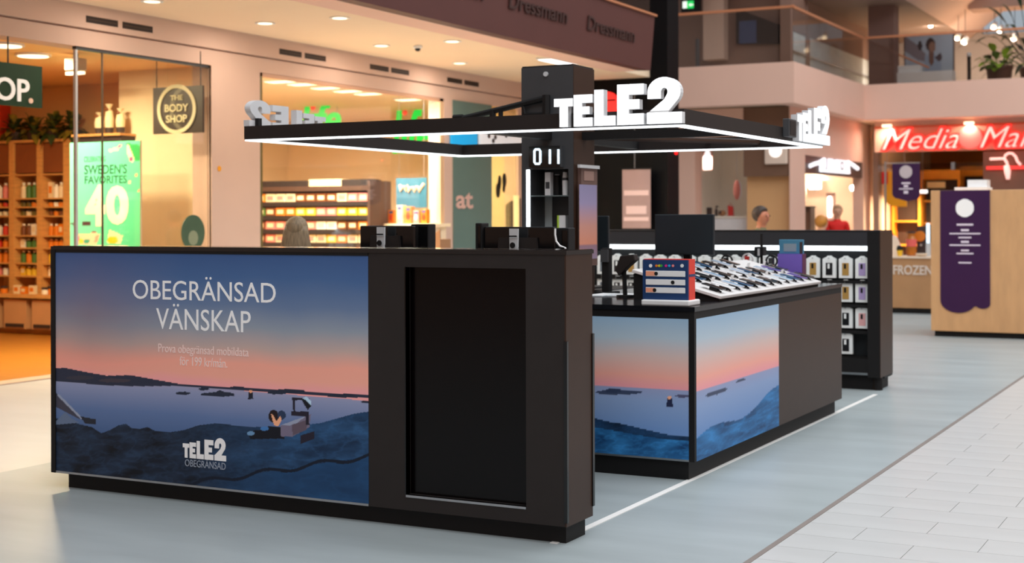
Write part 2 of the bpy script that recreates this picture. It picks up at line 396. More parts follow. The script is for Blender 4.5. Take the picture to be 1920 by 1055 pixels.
B().cyl(((a.x + b_.x) / 2 - 0.03, 21.0, a.z), ((a.x + b_.x) / 2 - 0.03, 21.0, a.z + 1.2), 0.006, n=6).build('cord', m_steel, t)
c = AY(1268, 287, 21.17)
t = thing('warning_lamp', 'tiny red warning lamp on edge of black tower', 'lamp', (c.x, 21.19, c.z - .04))
B().box(c.x - 0.03, c.x + 0.03, 21.17, 21.2, c.z - 0.03, c.z + 0.03).build('base', m_black2, t)
B().sphere((c.x, 21.165, c.z), 0.026).build('lens', M('red_lamp', '#ff1010', 0.3, emit=1.2), t)

# --- cross gallery, upper storey and far shops
GA, GC, GX = 26.7, 32.2, -7.88
g = B().prism([(-12.5, GA), (GX, GA), (GX, GC), (6, GC), (6, GC + 0.35), (GX - 0.35, GC + 0.35), (GX - 0.35, GA + 0.35), (-12.5, GA + 0.35)], (0, 0, 4.57), X_, Y_, Z_, 0.785)
gal = struct('wall_gallery_far', g, m_fascia)
struct('ceiling_far', B().prism([(-12.5, GA + .3), (GX - .3, GA + .3), (GX - .3, GC + .3), (6, GC + .3), (6, 46), (-12.5, 46)], (0, 0, 4.4), X_, Y_, Z_, 0.58), m_ceil)
cop = MATS['copper_trim']
def rail(name, pts, n):
    for i in range(len(pts) - 1):
        (x0, y0), (x1, y1) = pts[i], pts[i + 1]
        gl = B()
        if y0 == y1: gl.box(x0 + 0.02, x1 - 0.08, y0 + 0.04, y0 + 0.052, 4.57, 5.60); rl = B().box(x0, x1, y0 + 0.02, y0 + 0.075, 5.60, 5.65)
        else: gl.box(x0 - 0.052, x0 - 0.04, y0 + 0.08, y1 - 0.03, 4.57, 5.60); rl = B().box(x0 - 0.075, x0 - 0.02, y0, y1, 5.60, 5.65)
        go = struct('window_%d' % (n + i), gl, m_glass2); ro = rl.build('handrail', cop, go)
rail('r', [(-12.5, GA), (GX, GA), (GX, GC), (6, GC)], 2)
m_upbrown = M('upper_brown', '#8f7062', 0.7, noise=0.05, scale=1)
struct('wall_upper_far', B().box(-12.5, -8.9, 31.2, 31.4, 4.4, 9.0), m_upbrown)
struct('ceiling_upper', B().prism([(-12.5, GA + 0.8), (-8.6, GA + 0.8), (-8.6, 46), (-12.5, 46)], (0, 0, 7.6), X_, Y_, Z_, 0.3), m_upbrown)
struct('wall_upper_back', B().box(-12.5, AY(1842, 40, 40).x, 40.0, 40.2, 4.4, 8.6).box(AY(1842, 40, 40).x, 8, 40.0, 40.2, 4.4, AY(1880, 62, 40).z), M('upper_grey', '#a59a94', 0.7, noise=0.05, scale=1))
# upper column
cp_ = AY(1628, 80, 32.7), AY(1676, 80, 32.7)
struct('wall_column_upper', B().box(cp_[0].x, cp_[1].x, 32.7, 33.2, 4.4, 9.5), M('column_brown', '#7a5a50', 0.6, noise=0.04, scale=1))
# soffit beams of the upper roof (run along Y)
e0 = AZ(1800, 62, 6.4)
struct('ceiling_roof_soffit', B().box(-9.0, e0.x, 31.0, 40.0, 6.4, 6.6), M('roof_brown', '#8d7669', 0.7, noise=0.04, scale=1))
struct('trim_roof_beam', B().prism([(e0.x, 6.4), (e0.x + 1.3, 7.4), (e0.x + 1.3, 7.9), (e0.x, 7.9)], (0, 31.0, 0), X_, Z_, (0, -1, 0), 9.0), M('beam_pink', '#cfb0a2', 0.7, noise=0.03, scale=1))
ZRC = AY(1880, 13, 36.6).z
struct('trim_roof_cross', B().box(AY(1815, 10, 36.6).x, 9, 36.6, 37.4, ZRC, 9.6), M('cross_rose', '#a8897c', 0.7, noise=0.03, scale=1))
# green exit sign, black screen, strip light on the upper level
def pxbox(name, r, Yv, d, mat, parent=None, **k):
    a, c = AY(r[0], r[1], Yv), AY(r[2], r[3], Yv); return B().box(a.x, c.x, Yv, Yv + d, c.z, a.z).build(name, mat, parent, **k)
c = AY(1290, 16, 30.0)
t = thing('exit_sign', 'green and white emergency exit sign hanging on the upper gallery', 'sign', (c.x, 30.0, c.z))
pxbox('housing', (1277, -4, 1312, 22), 30.02, 0.12, m_black2, t); pxbox('green_panel', (1288, 2, 1300, 15), 30.0, 0.02, M('exit_green', '#1fd060', 0.4, emit=0.8), t)
pxbox('arrow_panel', (1280, 3, 1288, 15), 30.0, 0.02, M('exit_white', '#f4fff4', 0.4, emit=0.9), t)
fg_ = AY(1295, 9, 29.99)
B().prism([(-0.05, 0.0), (0.0, 0.035), (0.0, 0.012), (0.06, 0.012), (0.06, -0.012), (0.0, -0.012), (0.0, -0.035)], fg_, X_, Z_, (0, -1, 0), 0.01).build('arrow', MATS['exit_white'], t)
tr = [(1380, 82), (1380, 20), (1392, 20), (1472, 50), (1472, 82)]
pts = [AY(x, y, 30.6) for x, y in tr]; o0 = pts[0]
t = thing('black_screen', 'large black screen with sloping top behind the upper glass railing', 'screen', (o0.x, 30.6, o0.z))
B().prism([(q.x - o0.x, q.z - o0.z) for q in pts], o0, X_, Z_, (0, -1, 0), 0.12).build('panel', M('panel_black', '#050506', 0.5, spec=0.2, noise=0.05, scale=3), t)
pxbox('picture', (1386, 40, 1418, 80), 30.59, 0.01, M('screen_blue', '#0c2848', 0.3, emit=0.08, ecol='#1d5a9a'), t)
pxbox('lamp', (1464, 71, 1472, 83), 30.59, 0.01, M('green_lamp', '#b0ffd0', 0.3, emit=1.0), t)
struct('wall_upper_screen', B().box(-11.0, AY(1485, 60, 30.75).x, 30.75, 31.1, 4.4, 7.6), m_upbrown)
pxbox('x', (1318, -20, 1357, 110), 30.3, 0.3, m_wall); bpy.data.objects['x'].name = 'wall_upper_pier'; bpy.data.objects['wall_upper_pier']['kind'] = 'structure'
# a bench arch and post behind the railing
c = AY(1308, 116, 28.5)
t = thing('bollard_post', 'slim dark post with arched feet behind the upper glass railing', 'post', (c.x, 28.5, 4.4))
B().cyl((c.x, 28.5, 4.4), (c.x, 28.5, 5.35), 0.045, n=10).build('pole', m_tele, t)
B().tube([(c.x - 0.3, 28.5, 4.42), (c.x - 0.25, 28.5, 4.62), (c.x - 0.1, 28.5, 4.72), (c.x + 0.1, 28.5, 4.72), (c.x + 0.22, 28.5, 4.6), (c.x + 0.28, 28.5, 4.42)], 0.03).build('foot', m_tele, t)
# bright upper shop front seen through glass
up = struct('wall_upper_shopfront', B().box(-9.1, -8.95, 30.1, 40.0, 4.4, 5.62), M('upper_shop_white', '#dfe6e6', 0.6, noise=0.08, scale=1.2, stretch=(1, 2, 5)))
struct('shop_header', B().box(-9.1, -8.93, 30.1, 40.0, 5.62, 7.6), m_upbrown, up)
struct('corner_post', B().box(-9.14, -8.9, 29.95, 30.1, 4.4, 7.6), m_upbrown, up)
struct('shop_rail', B().box(-8.95, -8.91, 30.1, 40.0, 5.16, 5.20), m_steel, up)
# advert print on the upper level
a, c = AY(1697, 68, 34.0), AY(1787, 148, 34.0)
t = thing('advert_poster', 'grey blue advert poster with dark haired figure behind upper railing', 'poster', (a.x, 34.0, c.z))
B().box(a.x - 0.03, c.x + 0.03, 34.01, 34.06, 4.4, a.z + 0.03).build('backing', M('poster_frame', '#6b5a55', 0.5), t)
def paint_ad(u, v, px, py):
    col_ = ramp(v, [(0, '#b9c4cc'), (0.3, '#a9b2c0'), (1, '#b4bccb')])
    def put(mask, h): col_[mask] = lin(h)
    put(inpoly(px, py, [(1697, 68), (1720, 84), (1735, 100), (1742, 118), (1720, 112), (1697, 96)]), '#8d7f85')
    put(ell(px, py, 1725, 86, 4, 9), '#4d3d3c'); put(inpoly(px, py, [(1734, 104), (1750, 100), (1764, 112), (1766, 140), (1735, 140)]), '#9aa6ba')
    put(inpoly(px, py, [(1742, 92), (1750, 92), (1751, 118), (1746, 124), (1742, 116)]), '#7d5c50')
    put(ell(px, py, 1745, 84, 9, 13), '#4a3733'); put(ell(px, py, 1748, 88, 6.5, 10), '#9a7565')
    put(inpoly(px, py, [(1752, 108), (1764, 98), (1767, 110), (1760, 116)]), '#5b4a4e')
    return col_
print_grid('print', FRONT, (a.x, 34.0, c.z), c.x - a.x, a.z - c.z, 60, 54, paint_ad, t, printed('advert_print'))
# low white plinth and rail on upper level
B_ = B(); q = [AY(1680, 100, 33.2), AY(1742, 127, 33.2)]
t = thing('white_display_plinth', 'low white stepped display plinth behind the upper railing', 'plinth', (AY(1720, 140, 33.3).x, 33.3, 4.4))
a, c = AY(1681, 120, 33.0), AY(1786, 150, 33.0)
B().box(a.x, c.x, 33.0, 33.4, 4.4, AY(1730, 134, 33).z).build('lower_step', m_white, t)
B().box(a.x, AY(1722, 120, 33).x, 33.1, 33.4, AY(1730, 134, 33).z, AY(1700, 122, 33).z).build('upper_step', m_white, t)
B().tube([q[0], q[1]], 0.02).build('rail', cop, t)
c = AY(1817, 148, 32.68)
t = thing('black_post', 'short black post with pale round cap beside potted plant', 'post', (c.x, 32.68, 4.4))
B().cyl((c.x, 32.68, 4.4), (c.x, 32.68, 5.15), 0.04, n=10).build('pole', m_black2, t); B().sphere((c.x, 32.68, 5.17), 0.055).build('cap', m_white, t, smooth=True)
for k, (px, py) in enumerate(((1745, 48), (1795, 72), (1808, 80), (1863, 52), (1875, 58), (1901, 73))):
    c = AY(px, py, 36.75)
    t = thing('track_spotlight', 'small glowing track spotlight on upper storey, %s from the brown column' % ORD[k], 'spotlight', (c.x, 36.75, c.z), group='spotlights of the upper storey')
    B().cyl((c.x, 36.75, c.z + 0.02), (c.x + 0.02, 36.91, c.z + 0.12), 0.06, n=10).build('housing', m_silver, t)
    B().cyl((c.x + 0.01, 36.83, c.z + 0.1), (c.x + 0.01, 36.83, 6.4 if c.x < e0.x else (ZRC if px > 1830 else 7.6)), 0.008, n=6).build('rod', m_tele, t)
    B().sphere((c.x, 36.74, c.z + 0.015), 0.065, n=10, m=6).build('bulb', M('spot_bulb', '#fff0d0', 0.3, emit=2.5, ecol='#ffe9c4'), t); area('track_spot_lamp', (c.x, 36.66, c.z - 0.06), 0.1, 0.1, 30, PEACH, (0.8, 0, 0))
# potted plants on the upper railing ledge
def leaf(b, base, dirv, L, W, droop, n=4):
    d = Vector(dirv).normalized(); s = d.cross(Vector(Z_)); s = s.normalized() if s.length > 1e-3 else Vector(X_)
    up_ = s.cross(d); ctr = [Vector(base) + d * (L * i / n) - Vector(Z_) * (droop * (i / n) ** 2) for i in range(n + 1)]
    V = []
    for i, p in enumerate(ctr):
        ww = W * math.sin(math.pi * min(0.97, 0.08 + 0.9 * i / n)); V += [p - s * ww + up_ * 0.15 * ww, p, p + s * ww + up_ * 0.15 * ww]
    Fs = []
    for i in range(n):
        k = 3 * i; Fs += [(k, k + 1, k + 4, k + 3), (k + 1, k + 2, k + 5, k + 4)]
    return b.add(V, Fs)
def potted(px, py, Yv, r, h, label, leaf_mats, n, L, W, tall=0.4, seed=1):
    c = AY(px, py, Yv); g = random.Random(seed); z0 = 4.4
    t = thing('potted_plant', label, 'plant', (c.x, Yv, z0))
    B().lathe((c.x, Yv, z0), [(r * 0.72, 0), (r * 0.8, 0.02), (r, h * 0.85), (r * 1.06, h * 0.86), (r * 1.06, h), (r * 0.9, h), (r * 0.85, h * 0.9)], 20).build('pot', M('pot_brown', '#5a3a30', 0.5, noise=0.1, scale=6), t, smooth=False)
    B().cyl((c.x, Yv, z0 + h * 0.85), (c.x, Yv, z0 + h * 0.93), r * 0.88, n=16).build('soil', M('soil', '#2a1d16', 0.9, noise=0.2, scale=20), t)
    for i in range(n):
        an = g.uniform(0, 6.28); el = g.uniform(0.25, 1.3); d = Vector((math.cos(an) * math.cos(el), math.sin(an) * math.cos(el), math.sin(el)))
        st = Vector((c.x, Yv, z0 + h * 0.9)) + Vector((math.cos(an), math.sin(an), 0)) * r * 0.3
        mid = st + d * g.uniform(0.15, 1.0) * tall
        lf = leaf(B(), mid, d + Vector((0, 0, -0.25)), L * g.uniform(0.7, 1.2), W * g.uniform(0.8, 1.2), L * 0.45)
        lf.v = [(x_, y_, max(z_, 4.44)) for x_, y_, z_ in lf.v]
        lo = lf.build('leaf', leaf_mats[i % len(leaf_mats)], t); B().tube([st, (st + mid) / 2 + Vector((0, 0, 0.02)), mid], 0.008, 5).build('stem', leaf_mats[0], lo)
lm1 = [M('leaf_green', '#5f8a2a', 0.5, noise=0.2, scale=8), M('leaf_lime', '#9cc42c', 0.5, noise=0.15, scale=8), M('leaf_dark', '#35502a', 0.5, noise=0.2, scale=8)]
potted(1874, 148, 33.0, 0.28, 0.52, 'leafy green plant in brown pot on the upper ledge', lm1, 34, 0.30, 0.10, 0.42, 3)
lm2 = [M('palm_dark', '#1f3326', 0.5, noise=0.2, scale=8), M('palm_mid', '#2f4a34', 0.5, noise=0.2, scale=8)]
potted(1938, 148, 34.6, 0.30, 0.6, 'tall dark palm in brown pot beside the leafy plant', lm2, 50, 0.8, 0.06, 1.5, 5)

# far frontal wall under the gallery (plane Y = 27.6), white shop with opening, brown header panel
YF = 27.6
def fx(px): return AY(px, 350, YF).x
zt = 3.80
wf = struct('wall_far', B().box(fx(1255), fx(1303), YF, YF + 0.4, 0, zt), m_fascia)
struct('panel_orange', B().box(fx(1393), fx(1480), YF + 0.25, YF + 0.4, 0, zt), M('orange_panel', '#e3ae78', 0.6, noise=0.03, scale=2), wf)
struct('header_brown', B().box(fx(1393), fx(1480), YF + 0.05, YF + 0.25, AY(1430, 330, YF).z, zt), M('header_brown', '#7c5a45', 0.6, noise=0.04, scale=2), wf)
struct('corner_pillar', B().box(fx(1480), -8.22, YF, 28.62, 0, zt), m_fascia, wf)
struct('header_top', B().box(fx(1303), fx(1393), YF, YF + 0.4, 3.15, zt), m_fascia, wf)
ws = struct('wall_white_shop', B().box(-11.5, -8.9, 30.3, 30.45, 0, 3.5), M('shop_white', '#ece6d8', 0.6, noise=0.02, scale=2))
struct('wall_white_shop_side', B().box(-11.0, -10.6, YF + 0.4, 30.3, 0, 3.5), MATS['shop_white'])
def hang(name, label, cat, r, Yv, mat, **k):
    a, c = AY(r[0], r[1], Yv), AY(r[2], r[3], Yv); t = thing(name, label, cat, ((a.x + c.x) / 2, Yv, c.z)); return t, a, c
t, a, c = hang('lamp_sign', 'white glowing lozenge sign in pink frame hanging in the white shop', 'sign', (1318, 283, 1335, 318), 28.6, None)
B().box(a.x, c.x, 28.6, 28.64, c.z, a.z).build('frame', M('sign_pink', '#d79a8c', 0.5), t)
B().sphere(((a.x + c.x) / 2, 28.6, (a.z + c.z) / 2 + 0.05), 0.075, 0.02, 0.17).build('lozenge', M('lozenge', '#ffffff', 0.4, emit=1.0), t); area('lozenge_lamp', ((a.x + c.x) / 2, 28.57, (a.z + c.z) / 2 + 0.05), 0.12, 0.3, 18, (1.0, 0.95, 0.88), (-math.pi / 2, 0, 0)).rotation_euler = (math.radians(60), 0, 0)
t, a, c = hang('oval_wall_sign', 'flat red oval sign with white edge in the white shop', 'sign', (1375, 337, 1388, 375), 28.7, None)
m_ov = M('oval_red', '#cf7f72', 0.5, noise=0.03, scale=4)
B().sphere(((a.x + c.x) / 2, 28.7, (a.z + c.z) / 2), 0.075, 0.02, 0.21).build('oval', m_ov, t); B().sphere(((a.x + c.x) / 2 + 0.04, 28.715, (a.z + c.z) / 2), 0.065, 0.015, 0.19).build('rim', m_white, t)
B().cyl(((a.x + c.x) / 2, 28.71, a.z - 0.02), ((a.x + c.x) / 2, 28.71, 3.5), 0.006, n=6).build('cord', m_steel, t)
t, a, c = hang('box_sign', 'square white lit box sign on the brown shop header', 'sign', (1433, 272, 1475, 307), YF - 0.05, None)
B().box(a.x, c.x, YF - 0.05, YF + 0.06, c.z, a.z).build('box', M('box_cream', '#f0d9c6', 0.5), t, bevel=0.02)
B().cyl(((a.x + c.x) / 2, YF - 0.06, (a.z + c.z) / 2 + .07), ((a.x + c.x) / 2, YF - 0.048, (a.z + c.z) / 2 + .07), 0.13, n=20).build('glow_disc', M('box_glow', '#fff4ee', 0.4, emit=1.0), t)
ct = AY(1345, 405, 28.3), AY(1393, 432, 28.3)
t = thing('shop_counter', 'white counter inside the bright white shop', 'counter', ((ct[0].x + ct[1].x) / 2, 28.4, 0))
B().box(fx(1306), ct[1].x + 0.3, 28.3, 28.9, 0, ct[0].z - 0.04).build('body', m_white, t); B().box(fx(1306) - .02, ct[1].x + 0.32, 28.27, 28.93, ct[0].z - 0.04, ct[0].z).build('top', MATS['shop_white'], t)
zc = ct[0].z
def on_counter(name, label, cat, px, parts):
    x = AY(px, 400, 28.45).x; t = thing(name, label, cat, (x, 28.45, zc))
    for nm, fn, mt in parts: fn(B(), x).build(nm, mt, t)
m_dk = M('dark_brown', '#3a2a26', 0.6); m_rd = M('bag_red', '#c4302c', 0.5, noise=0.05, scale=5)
on_counter('storage_jar', 'dark brown jar on counter of the white shop', 'jar', 1330, [('body', lambda b, x: b.lathe((x, 28.45, zc), [(0.05, 0), (0.055, 0.02), (0.06, 0.15), (0.05, 0.16)], 14), m_dk), ('lid', lambda b, x: b.cyl((x, 28.45, zc + 0.16), (x, 28.45, zc + 0.18), 0.055, n=14), m_black2)])
on_counter('pump_bottle', 'slim dark pump bottle on counter of the white shop', 'bottle', 1343, [('body', lambda b, x: b.lathe((x, 28.45, zc), [(0.03, 0), (0.032, 0.12), (0.012, 0.16), (0.012, 0.19)], 12), m_dk), ('pump', lambda b, x: b.box(x - 0.012, x + 0.045, 28.44, 28.46, zc + 0.19, zc + 0.215), m_black2)])
on_counter('tan_pouch', 'tan and brown pouch on counter of the white shop', 'bag', 1354, [('body', lambda b, x: b.sphere((x, 28.45, zc + 0.062), 0.08, 0.05, 0.062), M('pouch_tan', '#9a6a44', 0.6)), ('flap', lambda b, x: b.box(x - 0.06, x + 0.0, 28.40, 28.42, zc + 0.05, zc + 0.11), m_dk)])
on_counter('red_bag', 'small upright red bag on counter of the white shop', 'bag', 1370, [('body', lambda b, x: b.prism([(-0.05, 0), (0.06, 0), (0.045, 0.2), (-0.06, 0.22)], (x, 28.43, zc), X_, Z_, (0, -1, 0), 0.06), m_rd), ('handle', lambda b, x: b.tube([(x - 0.04, 28.45, zc + 0.21), (x, 28.45, zc + 0.27), (x + 0.035, 28.45, zc + 0.2)], 0.006, 6), m_rd)])

# receding wall of the optician (plane X = -8.3)
XB = -8.3
def by(px): return AX(px, 350, XB).y
wb = struct('wall_optician', B().box(XB - 0.25, XB, by(1500), by(1640), AX(1560, 297, XB).z, zt), m_fascia)
struct('pillar', B().box(XB - 0.25, XB, by(1619), by(1640), 0, AX(1560, 297, XB).z), m_fascia, wb)
zh1, zh0 = AX(1560, 297, XB).z, AX(1560, 328, XB).z
hd = thing('optician_sign', 'dark shop header with glowing white winged emblem above the optician', 'sign', (XB, (by(1502) + by(1618)) / 2, zh0))
B().box(XB - 0.2, XB - 0.02, by(1502), by(1618), zh0, zh1).build('header', M('header_dark', '#5a4640', 0.5, noise=0.04, scale=3), hd)
em = M('emblem_glow', '#f4f6ff', 0.4, emit=1.0)
def epoly(pts): return [(AX(x, y, XB).y, AX(x, y, XB).z) for x, y in pts]
B().prism(epoly([(1538, 300), (1548, 297), (1560, 298), (1563, 303), (1567, 299), (1590, 302), (1592, 326), (1538, 322)]), (XB + 0.03, 0, 0), Y_, Z_, X_, 0.05).build('emblem', em, hd)
B().tube([AX(x, y, XB + 0.01) for x, y in ((1519, 311), (1528, 307), (1536, 305), (1545, 299))], 0.045, 8).build('wing', em, hd)
B().tube([AX(x, y, XB + 0.01) for x, y in ((1590, 304), (1599, 309), (1608, 316))], 0.045, 8).build('wing', em, hd)
text('letter', 'J', (XB + 0.031, AX(1545, 315, XB).y, AX(1545, 318, XB).z), SIDE, 0.13, 0.25, 0.006, M('emblem_dark', '#8a8078', 0.5), hd, offset=0.01)
text('letter', 'o', (XB + 0.031, AX(1573, 315, XB).y, AX(1573, 319, XB).z), SIDE, 0.3, 0.2, 0.006, MATS['emblem_dark'], hd)
struct('wall_optician_back', B().box(-12.4, -12.2, 28.6, 40, 0, 3.5), M('optician_peach', '#f2d2b4', 0.7, noise=0.02, scale=1))
struct('wall_optician_end', B().box(-12.4, -8.5, 37.2, 37.4, 0, 3.5), MATS['optician_peach'])
struct('wall_optician_near', B().box(-12.4, -8.55, 30.5, 30.6, 0, 3.5), MATS['optician_peach']) if False else None
pl = AY(1528, 347, 37.1)
t = thing('square_light_panel', 'bright white square light panel inside the optician', 'light', (pl.x, 37.1, pl.z - 0.2))
pxbox('panel', (1518, 342, 1539, 354), 37.1, 0.04, M('panel_glow', '#fffaf4', 0.4, emit=1.6), t); pxbox('frame', (1517, 341, 1540, 355), 37.12, 0.08, m_white, t); area('square_panel_lamp', (pl.x, 37.09, pl.z), 0.28, 0.16, 130, PEACH, FRONTW)
t = thing('wall_spot', 'round glowing wall light inside the optician', 'light', AY(1599, 352, 36.0))
c = AY(1599, 352, 36.0); B().sphere(c, 0.07).build('bulb', MATS['panel_glow'], t, smooth=True); area('wall_spot_lamp', (c.x, c.y - 0.09, c.z), 0.12, 0.12, 70, PEACH, FRONTW); B().cyl((c.x, 36.02, c.z), (c.x, 37.2, c.z), 0.03, n=8).build('arm', m_white, t)
a, c = AY(1549, 362, 33.0), AY(1563, 428, 33.0)
t = thing('lit_display_column', 'tall narrow display column with glowing centre inside the optician', 'display', ((a.x + c.x) / 2, 33.0, 0))
B().box(a.x, c.x, 33.0, 33.15, 0, a.z).build('frame', M('display_rose', '#a87c70', 0.5), t); B().box(a.x + 0.06, c.x - 0.06, 32.985, 33.0, a.z - 0.55, a.z - 0.08).build('light_strip', MATS['panel_glow'], t); area('display_column_lamp', ((a.x + c.x) / 2, 32.975, a.z - 0.32), 0.05, 0.45, 15, PEACH, FRONTW)
t = thing('display_cabinet', 'brown display cabinet standing inside the optician', 'cabinet', (AY(1510, 400, 31.5).x, 31.6, 0))
a, c = AY(1500, 389, 31.5), AY(1519, 430, 31.5)
B().box(a.x - 0.2, c.x, 31.5, 31.9, 0, a.z).build('body', M('cab_brown', '#5d4438', 0.6, noise=0.05, scale=4), t); B().box(a.x - 0.22, c.x + 0.02, 31.48, 31.92, a.z, a.z + 0.03).build('top', m_dk, t); B().box(a.x - 0.15, c.x - 0.03, 31.49, 31.5, 0.9, a.z - 0.1).build('door', M('cab_door', '#7a5a48', 0.5), t)

# electronics shop front (plane Y = 33.5) with neon name
YM = 33.5
wm = struct('wall_electronics', B().box(AY(1640, 270, YM).x, 6, YM, YM + 0.2, AY(1700, 284, YM).z, AY(1700, 236, YM).z), M('sign_panel', '#d9ab92', 0.6, noise=0.02, scale=2))
struct('top_line', B().box(AY(1640, 270, YM).x, 6, YM - 0.04, YM, AY(1700, 239, YM).z, AY(1700, 236.5, YM).z), M('orange_line', '#e0653c', 0.5), wm)
struct('upper_panel', B().box(AY(1640, 270, YM).x, 6, YM + 0.02, YM + 0.2, AY(1700, 236, YM).z, 3.85), m_wall, wm)
m_nr = M('neon_red', '#ff4a44', 0.4, emit=0.75, ecol='#ff3a34'); m_nw = M('neon_core', '#ffd2c8', 0.4, emit=1.0, ecol='#ffc0b4')
sg = thing('neon_shop_sign', 'red neon script shop name with round red ball on the salmon fascia', 'sign', (AY(1660, 284, YM).x, YM, AY(1700, 280, YM).z))
def neon(body, r):
    lt = text_px('letter', body, r, 'Y', YM - 0.06, 0.05, m_nr, sg, offset=0.04, shear=0.42, split=True)
    text_px('tube', body, (r[0] + 5, r[1] + 4, r[2] - 5, r[3] - 4), 'Y', YM - 0.115, 0.012, m_nw, sg, offset=-0.012, shear=0.42, split=True)
neon('Media', (1650, 238, 1803, 283)); neon('Markt', (1833, 232, 1998, 279))
c = AY(1821, 258, YM); B().cyl((c.x, YM - 0.14, c.z), (c.x, YM, c.z), 0.265, n=36).build('ball', M('ball_red', '#ff7068', 0.4, emit=0.7, ecol='#ff5a52'), sg, bevel=0.02)
for px, py, lab in ((1663, 236, 'little glowing floodlight above the start of the red neon name'), (1817, 231, 'little glowing floodlight above the red ball of the neon name')):
    c = AY(px, py, YM - 0.2); t = thing('sign_floodlight', lab, 'lamp', (c.x, YM - 0.2, c.z), group='floodlights above the neon sign')
    B().box(c.x - 0.1, c.x + 0.1, YM - 0.26, YM - 0.14, c.z - 0.03, c.z + 0.03).build('lens', m_spot, t); area('floodlight_lamp', (c.x, YM - 0.2, c.z - 0.04), 0.18, 0.1, 12, PEACH, DOWN); B().box(c.x - 0.02, c.x + 0.02, YM - 0.14, YM, c.z - 0.015, c.z + 0.015).build('arm', m_silver, t)
# shop interior: brown wall with neon hook, orange shelving, ceiling
struct('wall_electronics_back', B().box(-9, 6, 41, 41.2, 0, 3.9), M('shop_amber', '#c47a2c', 0.6, noise=0.15, scale=1.0))
struct('wall_electronics_left', B().box(XB - 0.1, XB + 0.1, by(1640), 41, 0, 3.8), MATS['optician_peach'])
a = AY(1843, 285, YM); struct('wall_brown_panel', B().box(a.x, 6, YM + 0.02, YM + 0.2, 0, AY(1843, 284, YM).z), M('panel_brown', '#8a5c48', 0.6, noise=0.04, scale=2))
nk = thing('neon_hook', 'white and red neon tube bent into a hook on brown wall', 'neon light', (AY(1888, 335, YM).x, YM - 0.05, AY(1888, 335, YM).z))
def npt(L): return [AY(x, y, YM - 0.08) for x, y in L]
B().tube(npt([(1856, 298), (1870, 297.5), (1883, 297), (1885, 291), (1891, 287), (1898, 287.5), (1904, 293), (1908, 303), (1914, 309)]), 0.03, 8).build('arch_tube', m_nw, nk, smooth=True)
B().tube(npt([(1883, 297), (1888, 305), (1889, 312)]), 0.03, 8).build('tube', m_nw, nk, smooth=True)
B().tube(npt([(1887, 310), (1889, 322), (1890, 336)]), [0.06, 0.07, 0.04], 8).build('stroke', m_nw, nk, smooth=True)
B().box(AY(1850, 314, YM).x, AY(1960, 314, YM).x, YM - 0.06, YM + 0.019, AY(1850, 318, YM).z, AY(1850, 312, YM).z).build('base_bar', m_nr, nk)
m_or = M('shop_orange', '#f09a28', 0.5, noise=0.12, scale=2); m_bk = M('shelf_dark', '#3b2a22', 0.6, noise=0.1, scale=3)
gl_ = thing('glass_lintel', 'long clear glass lintel with metal clips across the electronics shop entrance', 'lintel', (AY(1740, 320, 33.2).x, 33.2, AY(1740, 320, 33.2).z))
B().box(AY(1645, 310, 33.2).x, AY(1843, 310, 33.2).x, 33.2, 33.23, AY(1740, 320, 33.2).z, AY(1740, 306, 33.2).z).build('pane', m_glass2, gl_)
for px in (1707, 1787): c = AY(px, 312, 33.2); B().box(c.x - 0.04, c.x + 0.04, 33.17, 33.26, AY(px, 318, 33.2).z, AY(px, 304, 33.2).z).build('clip', m_steel, gl_)
def shelf_unit(px0, px1, ytop, Yv, label, cm, n):
    a, c = AY(px0, ytop, Yv), AY(px1, ytop, Yv)
    t = thing('shop_shelf', label, 'shelf', ((a.x + c.x) / 2, Yv, 0))
    B().box(a.x, c.x, Yv + 0.35, Yv + 0.4, 0, a.z).build('back_panel', m_bk, t)
    for x in (a.x, c.x - 0.06): B().box(x, x + 0.06, Yv, Yv + 0.35, 0, a.z).build('side_panel', cm, t)
    B().box(a.x, c.x, Yv, Yv + 0.36, a.z, a.z + 0.25).build('header', cm, t)
    for i in range(n): z = 0.3 + (a.z - 0.3) * i / n; B().box(a.x + 0.06, c.x - 0.06, Yv, Yv + 0.35, z, z + 0.04).build('shelf', cm, t)
    return a, c, t
shelf_unit(1726, 1800, 337, 37.0, 'orange framed shop shelf with wide cream header behind purple banners', m_or, 4)
shelf_unit(1800, 1852, 330, 38.0, 'dark tall shop shelf with orange frame beyond the wood kiosk', m_or, 5)
shelf_unit(1672, 1726, 372, 36.0, 'low orange shop shelf behind the frozen food counter', m_or, 3)
pxbox('wall_cream_panel', (1738, 341, 1772, 352), 36.9, 0.05, M('cream_panel', '#f6d7a8', 0.5)); tag(bpy.data.objects['wall_cream_panel'], kind='structure')
c = AY(1738, 359, 35.0)
t = thing('ceiling_strip_light', 'short glowing strip lamp hanging beside the small purple banner', 'lamp', (c.x, 35.0, c.z))
pxbox('tube', (1722, 356, 1738, 362), 35.0, 0.08, MATS['panel_glow'], t); q_ = AY(1730, 364, 35.04); area('strip_light_lamp', (q_.x, 35.04, q_.z), 0.2, 0.08, 170, (1.0, 0.76, 0.46), DOWN); B().cyl((AY(1730, 356, 35.04).x, 35.04, AY(1730, 356, 35).z), (AY(1730, 356, 35.04).x, 35.04, 3.8), 0.01, n=6).build('rod', m_steel, t)
struct('wall_column_grey', B().box(AY(1637, 400, 34.2).x, AY(1648, 400, 34.2).x, 34.2, 34.5, 0, 3.8), M('column_grey', '#a08a7c', 0.5, noise=0.03, scale=2))
c = AY(1660, 350, 25.0); t = thing('metal_post', 'slim bright metal post standing beside the small purple banner', 'post', (c.x, 25.0, 0))
